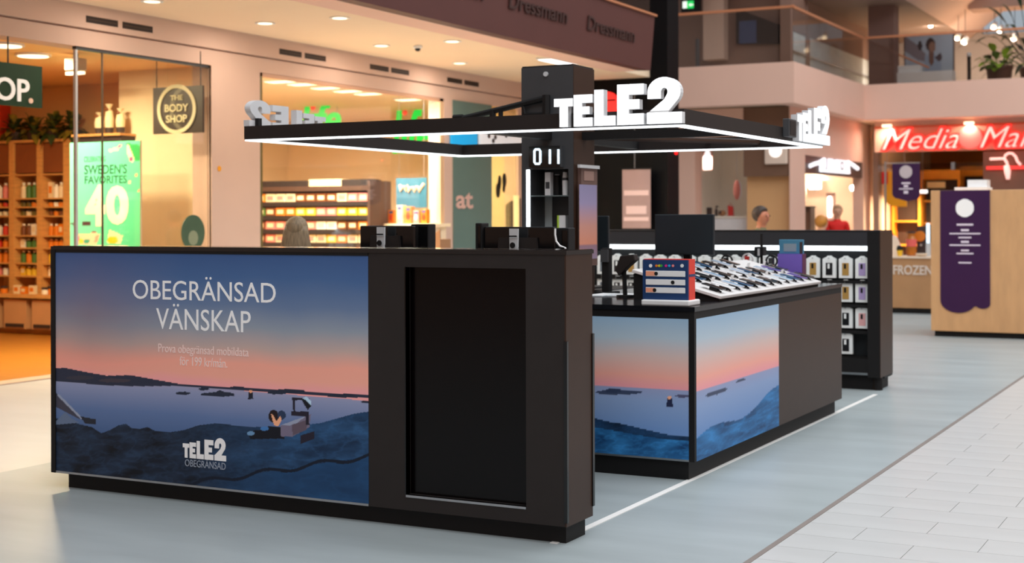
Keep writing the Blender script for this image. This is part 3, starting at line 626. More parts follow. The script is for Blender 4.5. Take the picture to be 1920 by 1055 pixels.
B().cyl((c.x, 25.0, 0.015), (c.x, 25.0, 2.56), 0.018, n=10).build('pole', m_steel, t); B().cyl((c.x, 25.0, 0), (c.x, 25.0, 0.015), 0.12, n=20).build('base', m_steel, t)

# frozen food counter
YZ = 24.2
a, c = AY(1660, 480, YZ), AY(1800, 480, YZ); zt_ = a.z
fz = thing('food_counter', 'wooden counter with white word FROZEN on its front', 'counter', ((a.x + c.x) / 2, YZ + 0.3, 0))
B().box(a.x, c.x, YZ, YZ + 0.7, 0.09, zt_ - 0.03).build('body', M('counter_ply', '#b98a5e', 0.5, noise=0.06, scale=3), fz)
B().box(a.x - 0.02, c.x, YZ - 0.03, YZ + 0.73, zt_ - 0.03, zt_).build('top', M('counter_top', '#efd9c2', 0.4), fz)
B().box(a.x + 0.03, c.x, YZ + 0.04, YZ + 0.66, 0, 0.09).build('plinth', m_black2, fz)
text_px('letter', 'FROZEN', (1675, 497, 1748, 515), 'Y', YZ - 0.001, 0.015, M('letter_white', '#e2d2c4', 0.5), fz, offset=0.02, split=True)
def ctop(px): return AY(px, 470, YZ + 0.3).x
def small(name, label, cat, px, parts, dy=0.3):
    x = AY(px, 470, YZ + dy).x; t = thing(name, label, cat, (x, YZ + dy, zt_))
    for nm, fn, mt in parts: fn(B(), x, YZ + dy, zt_).build(nm, mt, t)
m_amber = M('amber', '#b0641c', 0.3, noise=0.1, scale=6)
small('drink_cup', 'small yellow cup with black lid on the frozen counter', 'cup', 1687, [('cup', lambda b, x, y, z: b.lathe((x, y, z), [(0.035, 0), (0.05, 0.09), (0.05, 0.1)], 14), M('cup_yellow', '#e8b81c', 0.5)), ('lid', lambda b, x, y, z: b.lathe((x, y, z + 0.1), [(0.053, 0), (0.053, 0.03), (0.04, 0.07), (0.0, 0.08)], 14), m_black2)], 0.12)
small('ice_scoop_stand', 'white slanted scoop holder on the frozen counter', 'holder', 1681, [('holder', lambda b, x, y, z: b.prism([(-0.1, 0), (0.1, 0), (0.09, 0.12), (-0.01, 0.33), (-0.09, 0.36)], (x, y - 0.05, z), X_, Z_, (0, -1, 0), 0.1), M('holder_cream', '#f3ddc6', 0.5)), ('handle', lambda b, x, y, z: b.tube([(x - 0.05, y - 0.02, z + 0.34), (x - 0.08, y - 0.02, z + 0.40)], 0.015, 8), m_rd)], 0.35)
small('syrup_jar', 'amber jar with red and white label on the frozen counter', 'jar', 1709, [('jar', lambda b, x, y, z: b.lathe((x, y, z), [(0.07, 0), (0.085, 0.03), (0.085, 0.28), (0.06, 0.33), (0.06, 0.38)], 18), m_amber), ('lid', lambda b, x, y, z: b.cyl((x, y, z + 0.38), (x, y, z + 0.41), 0.065, n=16), m_dk), ('label_band', lambda b, x, y, z: b.lathe((x, y, z + 0.16), [(0.087, 0), (0.087, 0.12)], 18), M('label_red', '#e0605a', 0.5))], 0.3)
small('drinks_machine', 'dark drinks machine with round orange dial on the frozen counter', 'machine', 1730, [('body', lambda b, x, y, z: b.box(x - 0.07, x + 0.11, y - 0.1, y + 0.15, z, z + 0.5), m_dk), ('dial', lambda b, x, y, z: b.cyl((x - 0.02, y - 0.13, z + 0.33), (x - 0.02, y - 0.1, z + 0.33), 0.09, n=20), M('dial_orange', '#d8761c', 0.4)), ('spout', lambda b, x, y, z: b.cyl((x, y - 0.14, z + 0.18), (x, y - 0.08, z + 0.22), 0.02, n=10), m_steel)], 0.53)
small('light_tube', 'upright pale blue light tube on the frozen counter', 'lamp', 1740, [('tube', lambda b, x, y, z: b.box(x - 0.02, x + 0.03, y - 0.03, y, z + 0.22, z + 0.55), M('tube_blue', '#d8f0ff', 0.4, emit=1.1)), ('stand', lambda b, x, y, z: b.box(x - 0.03, x + 0.04, y - 0.02, y + 0.03, z, z + 0.22), m_silver)], 0.25)
small('round_bowl', 'shallow pale bowl on the frozen counter', 'bowl', 1728, [('bowl', lambda b, x, y, z: b.lathe((x, y, z), [(0.04, 0), (0.09, 0.03), (0.1, 0.05), (0.085, 0.045), (0.035, 0.015)], 18), M('counter_top2', '#f0dcc4', 0.4)), ('filling', lambda b, x, y, z: b.cyl((x, y, z + 0.03), (x, y, z + 0.036), 0.075, n=16), m_dk)], 0.08)

# wood kiosk with purple banner
YK = 19.7
a, c = AY(1745, 357, YK), AY(1747, 622, YK)
kx0, kx1, kz0, kz1 = a.x, -1.6, 0.075, a.z
wk = thing('wood_kiosk', 'pale plywood kiosk box with black plinth holding purple banner', 'kiosk', ((kx0 + kx1) / 2, YK + 0.6, 0))
B().box(kx0, kx1, YK, YK + 1.3, kz0, kz1).build('body', m_ply, wk, bevel=0.006)
B().box(kx0 + 0.04, kx1 - 0.04, YK + 0.05, YK + 1.25, 0, kz0).build('plinth', m_black2, wk)
m_pur = M('banner_purple', '#381442', 0.5, noise=0.08, scale=1.5, spec=0.3); m_prt = M('banner_print', '#e8dcea', 0.6)
def banner(name, label, r, Yv, hexm, notch, bars, top=None):
    x0, y0, x1, y1 = r; a, c = AY(x0, y0, Yv), AY(x1, y1, Yv); W_, H = c.x - a.x, a.z - c.z
    t = thing(name, label, 'banner', ((a.x + c.x) / 2, Yv, c.z))
    P = [(0, H), (W_, H), (W_, H * 0.055 + W_ * 0.18)]
    if notch:
        P = [(0, H), (W_, H)] + [(W_ * (0.85 + 0.15 * math.cos(q)), W_ * (0.2 + 0.1 * math.sin(q))) for q in np.linspace(0, -2.6, 9)]
        P += [(W_ * (0.36 + 0.36 * math.cos(q)), W_ * (0.26 + 0.26 * math.sin(q))) for q in np.linspace(-0.5, -math.pi, 14)]
    else: P += [(W_ * (0.8 + 0.2 * math.cos(q)), W_ * 0.25 + W_ * 0.2 * math.sin(q)) for q in np.linspace(0, -1.57, 6)] + [(W_ * (0.55), W_ * 0.0)] + [(W_ * (0.2 + 0.2 * math.cos(q)), W_ * 0.3 + W_ * 0.2 * math.sin(q)) for q in np.linspace(-1.57, -math.pi, 6)]
    B().prism(P, (a.x, Yv - 0.012, c.z), X_, Z_, (0, -1, 0), 0.01).build('cloth', m_pur, t)
    hx, hz, hr = a.x + W_ * 0.5, a.z - hexm[0] * H, hexm[1] * W_
    B().prism([(hr * math.cos(q) * 0.97, hr * math.sin(q)) for q in [math.pi / 2 + i * math.pi / 3 + d for i in range(6) for d in (-0.28, 0, 0.28)]], (hx, Yv - 0.022, hz), X_, Z_, (0, -1, 0), 0.01).build('hexagon_logo', hexm[2], t)
    for fz_, wd, hh in bars:
        B().box(hx - W_ * wd / 2, hx + W_ * wd / 2, Yv - 0.0155, Yv - 0.012, a.z - fz_ * H - hh / 2, a.z - fz_ * H + hh / 2).build('print_line', m_prt, t)
    return t
m_hex = M('hex_white', '#ffffff', 0.4)
banner('purple_banner', 'large purple banner with white hexagon on the plywood kiosk front', (1763, 357, 1857, 588), YK, (0.145, 0.19, m_hex), True, [(0.28, 0.33, 0.024), (0.325, 0.16, 0.028), (0.353, 0.62, 0.018), (0.385, 0.26, 0.018), (0.42, 0.16, 0.028), (0.447, 0.62, 0.018), (0.49, 0.16, 0.022), (0.515, 0.34, 0.018), (0.59, 0.26, 0.018)])
t = banner('purple_banner', 'small purple hanging banner with grey hexagon beside metal post', (1673, 307, 1725, 377), 25.0, (0.22, 0.24, M('hex_grey', '#c9bcc0', 0.5)), False, [(0.52, 0.32, 0.03), (0.6, 0.16, 0.04), (0.67, 0.5, 0.02), (0.76, 0.16, 0.05)])
q = AY(1673, 307, 25.0); B().box(AY(1660, 307, 25.0).x + 0.02, AY(1725, 307, 25.0).x, 24.99, 25.012, q.z, q.z + 0.02).build('arm', m_steel, t)
a = AY(1795, 343, YK + 0.3), AY(1856, 356, YK + 0.3)
t = thing('serving_tray', 'white serving tray on top of the plywood kiosk', 'tray', (a[0].x + .2, YK + 0.3, kz1))
B().box(a[0].x, a[1].x, YK + 0.1, YK + 0.5, kz1, kz1 + 0.04).build('tray', M('tray_white', '#ffffff', 0.4), t); B().box(a[0].x + 0.15, a[1].x - 0.02, YK + 0.2, YK + 0.45, kz1 + 0.04, kz1 + 0.14).build('box', m_white, t)
# yellow and red hanging banner behind the purple one
t, a, c = hang('yellow_banner', 'yellow hanging banner with red tab partly behind small purple banner', 'banner', (1655, 316, 1700, 387), 33.9, None)
W_, H = c.x - a.x, a.z - c.z
B().prism([(0.06, H), (W_, H), (W_, 0.0), (0.25, 0), (0.12, 0.06), (0.06, 0.16)], (a.x, 33.9, c.z), X_, Z_, (0, -1, 0), 0.02).build('cloth', M('banner_yellow', '#f2a80c', 0.5, noise=0.04, scale=3), t)
B().box(a.x - 0.02, a.x + 0.12, 33.87, 33.9, a.z - 0.36, a.z - 0.08).build('red_tab', M('tab_red', '#d81414', 0.5), t)
for dx in (0.1, W_ - 0.05): B().cyl((a.x + dx, 33.91, a.z), (a.x + dx, 33.91, 3.82), 0.006, n=6).build('cord', m_steel, t)

# ================================================================= LEFT SHOPS
m_cream = M('shop_cream', '#f0d8b6', 0.7, noise=0.02, scale=1.5); m_amb = M('shop_amberwall', '#e8b878', 0.7, noise=0.03, scale=1.5)
# body care shop shell
struct('floor_body_shop', B().box(-19, -13.05, 4.0, 15.2, -0.1, 0.0).box(-13.05, -11.0, 4.0, 14.05, -0.1, 0.0), fw)
struct('trim_threshold', B().box(-11.02, -10.78, 4.0, 13.17, 0, 0.012), M('threshold', '#b9a08c', 0.5, noise=0.05, scale=6))
struct('ceiling_body_shop', B().box(-19, -13.05, 4.0, 15.2, 3.5, 3.6).box(-13.05, -11.1, 4.0, 14.05, 3.5, 3.6), M('ceil_amber', '#efc58c', 0.7))
struct('wall_body_shop_back', B().box(-19.2, -19, 4.0, 15.3, 0, 3.6), m_amb)
struct('wall_body_shop_side', B().box(-19, -13.0, 15.2, 15.35, 0, 3.6), m_amb)
struct('wall_between_shops', B().box(-13.0, -11.1, 14.05, 14.12, 0, 3.6).box(-13.05, -13.0, 14.05, 15.35, 0, 3.6), M('divider_cream', '#ead2ad', 0.7, noise=0.02, scale=1.5))
struct('wall_body_shop_near', B().box(-19, -11.1, 3.8, 4.0, 0, 3.6), m_amb)
# glass front
gp = struct('window_8', B().box(XW - 0.05, XW - 0.038, 11.46, 13.17, 0.02, 3.375), m_glass)
struct('window_9', B().box(XW - 0.05, XW - 0.038, 11.07, 11.45, 0.02, 3.375), m_glass)
struct('window_frame', B().box(XW - 0.07, XW - 0.02, 11.055, 13.17, 3.36, 3.39), m_tele, gp)
struct('mullion', B().box(XW - 0.055, XW - 0.033, 11.45, 11.46, 0.02, 3.36), M('glass_edge', '#6d5a4a', 0.3), gp)
struct('edge_post', B().box(XW - 0.06, XW - 0.028, 11.055, 11.085, 0, 3.37), m_silver, gp)
# hanging signs
zs0, zs1 = 2.715, 3.13
t = thing('shop_name_sign', 'dark green hanging shop sign with white capital letters over the entrance', 'sign', (XW, 10.0, zs0))
B().box(XW - 0.05, XW, 9.1, 10.57, zs0, zs1).build('board', M('sign_green', '#063c1a', 0.6, noise=0.06, scale=2), t)
m_lw = M('sign_white', '#fffaf0', 0.4, emit=0.35)
pO = AX(-2, 170, XW).y
text('letter', 'SHOP', (XW, AX(-72, 170, XW).y, AX(30, 190, XW).z), SIDE, AX(54, 170, XW).y - AX(-72, 170, XW).y, 0.225, 0.012, m_lw, t, offset=0.012, split=True)
c = AX(57, 189, XW); B().cyl((XW, c.y, c.z), (XW + 0.012, c.y, c.z), 0.026, n=14).build('dot', M('dot_peach', '#f0c8ac', 0.4, emit=0.3), t)
for y in (9.4, 10.15): B().cyl((XW - 0.025, y, zs1), (XW - 0.025, y, 3.39), 0.008, n=6).build('rod', m_tele, t)
YS = 12.75
a, c = AY(287, 165, YS), AY(380, 248, YS)
t = thing('square_hanging_sign', 'dark square hanging sign with cream ring emblem behind shop glass', 'sign', ((a.x + c.x) / 2, YS, c.z))
B().box(a.x, c.x, YS, YS + 0.03, c.z, a.z).build('board', M('sign_dark', '#3a2c22', 0.4, noise=0.08, scale=2), t)
cx_, cz_, hw = (a.x + c.x) / 2 - 0.01, (a.z + c.z) / 2 + 0.01, (c.x - a.x) / 2; m_em = M('emblem_cream', '#e6dcae', 0.5)
def ring(b, cx, y, cz, r0, r1, d, n=36):
    V = []; Fs = []
    for i in range(n):
        q = 2 * math.pi * i / n; cs, sn = math.cos(q), math.sin(q)
        V += [(cx + r0 * cs, y, cz + r0 * sn), (cx + r1 * cs, y, cz + r1 * sn), (cx + r1 * cs, y - d, cz + r1 * sn), (cx + r0 * cs, y - d, cz + r0 * sn)]
    for i in range(n):
        k, l = 4 * i, 4 * ((i + 1) % n); Fs += [(k + j, l + j, l + (j + 1) % 4, k + (j + 1) % 4) for j in range(4)]
    return b.add(V, Fs)
ring(B(), cx_, YS, cz_, hw * 0.66, hw * 0.78, 0.012).build('ring', m_em, t)
for wd, zz, hh, ww in (('THE', 0.34, 0.16, 0.5), ('BODY', 0.02, 0.24, 0.95), ('SHOP', -0.32, 0.24, 0.85)):
    text('letter', wd, (cx_ - hw * ww / 2, YS, cz_ + hw * (zz - hh / 2 + .02)), FRONT, hw * ww, hw * hh, 0.01, m_em, t, offset=0.02, split=True)
for x in (a.x + 0.04, c.x - 0.04): B().cyl((x, YS + 0.015, a.z), (x, YS + 0.015, 3.5), 0.006, n=6).build('cord', m_tele, t)
t = thing('round_sticker', 'round dark green sticker on the shop glass pane', 'sticker', (XW - 0.03, 12.86, 1.28))
c = AX(362, 436, XW - 0.036)
B().cyl((XW - 0.038, c.y, c.z), (XW - 0.034, c.y, c.z), 0.205, n=32).build('disc', M('sticker_green', '#46604a', 0.4, noise=0.1, scale=6), t)
B().cyl((XW - 0.034, c.y, c.z - 0.06), (XW - 0.032, c.y, c.z - 0.06), 0.085, n=24).build('inner_disc', M('sticker_pale', '#8a9478', 0.4), t)
c = AX(411, 316, XW + 0.012)
t = thing('wall_sticker', 'tiny orange dot sticker on the wall jamb', 'sticker', (XW + 0.012, c.y, c.z - .03)); B().cyl((XW + 0.012, c.y, c.z), (XW + 0.018, c.y, c.z), 0.032, n=14).build('dot', M('dot_orange', '#f0a010', 0.5), t)
# green 40 banner standing behind the glass
YB = 13.2
a, c = AY(131, 268, YB), AY(263, 460, YB)
t = thing('sale_banner', 'mint green standing banner with big cream number 40 behind shop glass', 'banner', ((a.x + c.x) / 2, YB, 0))
def paint_ban(u, v, px, py):
    col_ = ramp(u, [(0, '#7ee6c4'), (0.5, '#66d8a8'), (1, '#5cd094')])
    for (m, h) in ((inpoly(px, py, [(237, 268), (263, 272), (263, 300), (255, 302), (248, 296), (240, 280)]), '#2f9a4e'), (inpoly(px, py, [(240, 268), (252, 300), (247, 305), (238, 285)]), '#f6e4b8'),
                   (inpoly(px, py, [(220, 275), (226, 270), (228, 273), (222, 279)]), '#e8508a'), (inpoly(px, py, [(204, 280), (220, 276), (222, 281), (206, 284)]), '#f4c4b0'), (ell(px, py, 246, 298, 3, 5), '#f0407a'),
                   (ell(px, py, 255, 328, 3, 3), '#f08a7a'), (ell(px, py, 243, 341, 2.2, 2.2), '#f4e4a0'), (ell(px, py, 260, 358, 2.5, 2.5), '#e87a7a'), (inpoly(px, py, [(200, 455), (205, 430), (230, 442), (226, 458)]), '#f0e2b0'),
                   (ell(px, py, 211, 450, 10, 7), '#c8c81c'), (ell(px, py, 177, 437, 6, 3.5), '#8a1040'), (inpoly(px, py, [(140, 440), (180, 436), (188, 440), (180, 458), (140, 458)]), '#e6d6b0'), (ell(px, py, 144, 448, 4, 6), '#f05a8a'),
                   (ell(px, py, 152, 452, 4, 5), '#f0d840'), (ell(px, py, 163, 452, 6, 4), '#3aa48a'), (inpoly(px, py, [(180, 440), (186, 440), (182, 454), (176, 454)]), '#f4a08a'), (inpoly(px, py, [(154, 416), (171, 415), (171, 423), (154, 423)]), '#4a2430'), (inpoly(px, py, [(133, 417), (140, 418), (139, 422), (133, 421)]), '#4a2430')):
        col_[m] = lin(h)
    return col_
B().box(a.x, c.x, YB + 0.004, YB + 0.03, 0.03, a.z).build('backing_board', m_white, t)
H = a.z - c.z; print_grid('print', FRONT, (a.x, YB, 0.03), c.x - a.x, a.z - 0.03, 66, 150, paint_ban, t, printed('banner_mint', 0.5, 0))
B().box(a.x + 0.1, c.x - 0.1, YB - 0.1, YB + 0.2, 0, 0.03).build('base', m_silver, t)
m_bt = M('banner_green_ink', '#1f5a3a', 0.6); m_bc = M('banner_cream_ink', '#fbf1d2', 0.6)
text_px('lettering', 'CELEBRATING', (158, 293, 198, 303), 'Y', YB, 0.002, m_bt, t); text_px('lettering', 'ICONIC', (204, 294, 238, 303), 'Y', YB, 0.002, m_bt, t) if False else None
text_px('lettering', "SWEDEN'S", (158, 308, 238, 326), 'Y', YB, 0.002, m_bt, t, offset=0.015, shear=0.05)
text_px('lettering', 'FAVORITES', (159, 329, 238, 344), 'Y', YB, 0.002, m_bt, t, offset=0.015)
text_px('numeral', '4', (160, 346, 197, 424), 'Y', YB, 0.003, m_bc, t, offset=0.04); text_px('numeral', '0', (199, 348, 241, 421), 'Y', YB, 0.003, m_bc, t, offset=0.045)

# wooden wall shelving with products
YH = 14.75; bx = [AY(p, 400, YH).x for p in (-35, 22, 74, 124)]
def hz(py): return AY(60, py, YH).z
su = thing('wall_shelving', 'tall warm wooden wall shelving with brown storage boxes on top', 'shelving', ((bx[0] + bx[3]) / 2, YH + 0.2, 0))
B().box(bx[0] - 0.05, bx[3] + 0.05, YH + 0.38, YH + 0.42, 0.05, hz(262)).build('back_panel', M('shelf_back', '#f3cf96', 0.6, noise=0.03, scale=2), su)
for i, x in enumerate(bx): B().box(x - 0.045, x + 0.045 + (0.09 if i == 3 else 0), YH - 0.01, YH + 0.38, 0.05, hz(262)).build('upright', m_wood, su)
B().box(bx[0] - 0.05, bx[3] + 0.1, YH - 0.02, YH + 0.4, hz(267), hz(262)).build('top_board', m_wood, su)
B().box(bx[0] - 0.05, bx[3] + 0.1, YH - 0.02, YH + 0.38, 0.0, 0.06).build('base_board', m_wood, su)
m_sb = M('storage_brown', '#8a4e28', 0.6, noise=0.06, scale=3); m_dr = M('drawer_tan', '#c9976a', 0.6, noise=0.05, scale=3)
shelf_py = [326, 371, 387, 404, 441, 464, 493, 517]
for i in range(3):
    x0, x1 = bx[i] + 0.045, bx[i + 1] - 0.045
    B().box(x0 + 0.01, x1 - 0.01, YH + 0.02, YH + 0.36, hz(324), hz(269)).build('storage_box', m_sb, su)
    for py in shelf_py: B().box(x0, x1, YH + 0.01, YH + 0.38, hz(py) - 0.02, hz(py)).build('shelf', m_wood, su)
    B().box(bx[i], bx[i + 1], YH - 0.25, YH + 0.38, hz(550) - 0.05, hz(550)).build('counter_board', m_wood, su)
    dr = B().box(x0 + 0.01, x1 - 0.01, YH - 0.2, YH + 0.36, 0.08, hz(560)).build('drawer', m_dr, su)
    B().box(x0 + 0.05, x1 - 0.05, YH - 0.215, YH - 0.2, 0.1, 0.15).build('drawer_strip', m_dk, dr)  # dark strip along the foot of each drawer front
cols = {'green': '#4f7a34', 'cream': '#f4dfb4', 'red': '#d8381c', 'orange': '#e8801c', 'pink': '#f08a80', 'olive': '#6a5a1c', 'brown': '#7a4420', 'white': '#fff4e0', 'yellow': '#ecc030'}
PM = {k: M('product_' + k, v, 0.4, noise=0.05, scale=9) for k, v in cols.items()}
def bottle(kind, colr, h, r):
    nm = {'bottle': 'care_bottle', 'jar': 'cream_jar', 'box': 'gift_box'}[kind]; t = thing(nm, 'x', kind, (0, 0, 0))
    if kind == 'bottle':
        B().lathe((0, 0, 0), [(r * 0.95, 0), (r, 0.01), (r, h * 0.7), (r * 0.45, h * 0.82), (r * 0.45, h * 0.86)], 12).build('body', PM[colr], t, local=True)
        B().cyl((0, 0, h * 0.86), (0, 0, h), r * 0.5, n=12).build('cap', PM['white' if colr != 'white' else 'brown'], t, local=True)
    elif kind == 'jar':
        B().lathe((0, 0, 0), [(r * 0.9, 0), (r, 0.008), (r, h * 0.68)], 14).build('body', PM[colr], t, local=True); B().lathe((0, 0, h * 0.68), [(r * 1.05, 0), (r * 1.05, h * 0.28), (r * 0.95, h * 0.32)], 14).build('lid', m_dk, t, local=True)
    else:
        B().box(-r, r, -r * 0.6, r * 0.6, 0, h).build('carton', PM[colr], t, local=True); B().box(-r * 0.7, r * 0.7, -r * 0.6 - 0.003, -r * 0.6, h * 0.3, h * 0.75).build('printed_panel', PM['cream' if colr != 'cream' else 'orange'], t, local=True)
    return t
protos = {}
rows = [(371, ['pink', 'green', 'cream'], 0.22, 'first'), (387, ['red', 'olive', 'orange'], 0.085, 'second'), (404, ['cream', 'olive', 'brown'], 0.09, 'third'), (441, ['red', 'brown', 'orange'], 0.16, 'fourth'), (464, ['red', 'green', 'orange'], 0.12, 'fifth'), (493, ['orange', 'green', 'yellow'], 0.17, 'sixth'), (517, ['pink', 'yellow', 'orange'], 0.13, 'seventh')]
g = random.Random(4)
for py, cs, hmax, rowname in rows:
    for i in range(3):
        x0, x1 = bx[i] + 0.06, bx[i + 1] - 0.06
        if i == 2 and py > 470: pass
        n = 4
        for k in range(n):
            colr = cs[i] if g.random() < 0.6 else g.choice(['cream', 'white', 'orange'])
            kind = 'jar' if hmax < 0.1 else g.choice(['bottle', 'bottle', 'box'])
            r = min(0.042, (x1 - x0) / n * 0.4)
            key = (kind, colr, hmax)
            lab = '%s %s, %s along the %s bay, %s shelf down of wooden shelving' % (colr, {'bottle': 'bottle', 'jar': 'jar', 'box': 'carton'}[kind], ORD[k], ('far', 'middle', 'banner side')[i], rowname)
            loc = (x0 + (k + 0.5) * (x1 - x0) / n, YH + 0.12, hz(py) )
            if key not in protos: o = protos[key] = bottle(kind, colr, hmax, r); o.location = loc
            else: o = dup(protos[key], loc)
            o['label'] = lab; o['group'] = 'care products on the wooden wall shelving'
# products on the counter board, red carton by the plant
for k, (px, colr, kind) in enumerate(((8, 'orange', 'jar'), (33, 'cream', 'box'), (46, 'orange', 'box'), (62, 'cream', 'box'), (85, 'white', 'jar'), (97, 'orange', 'jar'))):
    o = bottle(kind, colr, 0.10 + 0.02 * (k % 2), 0.05); o.location = (AY(px, 545, YH - 0.1).x, YH - 0.1, hz(550)); o['label'] = '%s %s, %s along the low counter board towards the banner' % (colr, {'jar': 'tub with dark lid', 'box': 'carton'}[kind], ORD[k]); o['group'] = 'products on the low counter board'
o = bottle('box', 'red', 0.55, 0.16); o.location = (AY(0, 250, YH + 0.15).x - 0.05, YH + 0.15, hz(262)); o['label'] = 'red carton on top of wooden shelving beside the plant row'
# long planter row on top of the shelves
m_pf = [M('foliage_olive', '#5d6420', 0.6, noise=0.25, scale=9), M('foliage_deep', '#34451a', 0.6, noise=0.25, scale=9), M('foliage_gold', '#8a7a24', 0.6, noise=0.2, scale=9)]
px_l = (14, 50, 86, 122)
for k in range(4):
    c = AY(px_l[k] + 16, 262, YH + 0.1); g = random.Random(30 + k)
    t = thing('trailing_plant', ['bushy olive green plant next to red carton on the shelving', 'bushy olive green plant second from red carton on the shelving', 'bushy olive green plant third from red carton on the shelving', 'bushy olive green plant beside the glass edge on the shelving'][k], 'plant', (c.x, YH + 0.1, hz(262)), group='plants on top of the wooden shelving')
    B().lathe((c.x, YH + 0.1, hz(262)), [(0.09, 0), (0.12, 0.1), (0.125, 0.12), (0.1, 0.12)], 14).build('pot', m_dk, t)
    for q in range(3):
        b = B()
        for i in range(26):
            an = g.uniform(0, 6.28); el = g.uniform(-0.35, 1.3); d = Vector((math.cos(an) * math.cos(el) * 0.8, 0.5 * math.sin(an) * math.cos(el), math.sin(el)))
            leaf(b, Vector((c.x, YH + 0.08, hz(262) + 0.12)) + d * g.uniform(0.02, 0.2), d, g.uniform(0.13, 0.22), 0.055, 0.09, 3)
        b.build('foliage', m_pf[q], t)['kind'] = 'stuff'
# shop ceiling lamps and display lamp, white bird models on a side shelf
for px, py, lab in ((62, 103, 'flat round glowing shop ceiling lamp right above the plant row'), (10, 84, 'flat round glowing shop ceiling lamp behind the green shop sign')):
    c = AZ(px, py, 3.49); t = thing('shop_ceiling_lamp', lab, 'ceiling light', (c.x, c.y, 3.46), group='ceiling lamps of the body care shop')
    B().cyl((c.x, c.y, 3.475), (c.x, c.y, 3.5), 0.2, n=24).build('housing', m_white, t); B().cyl((c.x, c.y, 3.468), (c.x, c.y, 3.475), 0.17, n=24).build('lens', m_spot, t); area('shop_ceiling_lamp_light', (c.x, c.y, 3.464), 0.3, 0.3, 125, (1.0, 0.80, 0.50), DOWN)
c = AY(133, 120, 12.2)
t = thing('hanging_speaker', 'grey white box speaker hanging from ceiling behind the shop glass', 'speaker', (c.x, 12.2, c.z - 0.1))
B().box(c.x - 0.1, c.x + 0.1, 12.2, 12.35, c.z - 0.07, c.z + 0.07).build('box', M('speaker_grey', '#b8a898', 0.5), t, bevel=0.01); B().cyl((c.x + .03, 12.27, c.z + 0.07), (c.x + .03, 12.27, 3.5), 0.012, n=8).build('bracket', m_tele, t)
c = AY(140, 137, 12.9)
t = thing('strip_lamp', 'short bright strip lamp hanging behind the shop glass', 'lamp', (c.x, 12.9, c.z)); B().box(c.x - 0.13, c.x + 0.13, 12.88, 12.94, c.z - 0.018, c.z + 0.018).build('tube', m_spot, t); area('strip_lamp_light', (c.x, 12.91, c.z - 0.025), 0.25, 0.05, 30, (1.0, 0.80, 0.50), DOWN); B().cyl((c.x, 12.91, c.z + 0.018), (c.x, 12.91, 3.5), 0.006, n=6).build('rod', m_tele, t)
a, c = AY(160, 253, 13.9), AY(240, 253, 13.9)
sh = thing('wall_shelf', 'dark wall shelf with pale board above the green banner', 'shelf', ((a.x + c.x) / 2, 13.9, a.z - 0.1))
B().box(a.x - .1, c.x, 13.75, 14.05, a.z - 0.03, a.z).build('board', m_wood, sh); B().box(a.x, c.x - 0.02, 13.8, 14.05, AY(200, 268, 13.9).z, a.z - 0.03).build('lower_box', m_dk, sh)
for k, (px, hh) in enumerate(((186, 0.2), (205, 0.3), (226, 0.24))):
    x = AY(px, 250, 13.88).x; t = thing('gift_basket', ['small wrapped gift basket at left end of the dark wall shelf', 'tall wrapped gift basket in middle of the dark wall shelf', 'wrapped gift basket at right end of the dark wall shelf'][k], 'basket', (x, 13.88, a.z), group='gift baskets on the wall shelf')
    B().lathe((x, 13.88, a.z), [(0.045, 0), (0.058, 0.08), (0.055, 0.08)], 14).build('basket', m_dk, t)
    B().lathe((x, 13.88, a.z + 0.08), [(0.055, 0), (0.062, hh * 0.3), (0.045, hh * 0.7), (0.015, hh * 0.8), (0.05, hh)], 12).build('wrapping', PM['cream'], t); B().sphere((x, 13.83, a.z + 0.08 + hh * 0.76), 0.035, 0.02, 0.02).build('bow', PM['brown'], t)

# ---------------- health shop behind second window
struct('floor_health_shop', B().box(-20, -13.05, 15.35, 25, -0.1, 0.0).box(-13.05, -11.1, 14.12, 25, -0.1, 0.0), M('health_floor', '#c8a27c', 0.4, noise=0.06, scale=2))
struct('ceiling_health_shop', B().box(-20, -13.05, 15.35, 25, 3.5, 3.6).box(-13.05, -11.1, 14.12, 25, 3.5, 3.6), m_cream)
struct('wall_health_back', B().box(-17.2, -17, 15.0, 25, 0, 3.6), m_cream)
struct('wall_health_end', B().box(-17, -11.1, 23.0, 23.15, 0, 3.6), m_cream)
w10 = struct('window_10', B().box(XW - 0.05, XW - 0.038, 14.1, 18.55, 0.02, 3.38), m_glass)
struct('window_frame', B().box(XW - 0.08, XW - 0.01, 14.1, 14.16, 0, 3.39), M('frame_olive', '#6d6238', 0.4, metal=0.2), w10)
struct('window_frame', B().box(XW - 0.08, XW - 0.01, 18.45, 18.55, 0, 3.39), M('frame_peach', '#d8b48c', 0.5), w10)
struct('window_frame', B().box(XW - 0.08, XW - 0.01, 14.1, 18.55, 3.345, 3.39), M('frame_top', '#c89c80', 0.5), w10)
for k, px_ in enumerate(((525, 152), (567, 157), (610, 164), (652, 170), (690, 175), (765, 186))):
    c = AZ(px_[0], px_[1], 3.49)
    t = thing('square_ceiling_light', 'bright square ceiling light in the health shop, %s towards the teal panel' % ORD[k], 'ceiling light', (c.x, c.y, 3.47), group='square ceiling lights of the health shop')
    B().box(c.x - 0.2, c.x + 0.2, c.y - 0.13, c.y + 0.13, 3.48, 3.5).build('frame', m_white, t); B().box(c.x - 0.18, c.x + 0.18, c.y - 0.11, c.y + 0.11, 3.474, 3.48).build('diffuser', m_spot, t); area('square_ceiling_lamp', (c.x, c.y, 3.471), 0.34, 0.2, 130, (1.0, 0.90, 0.74), DOWN)
m_ng = M('neon_green', '#10b840', 0.4, emit=0.9, ecol='#1fe04e')
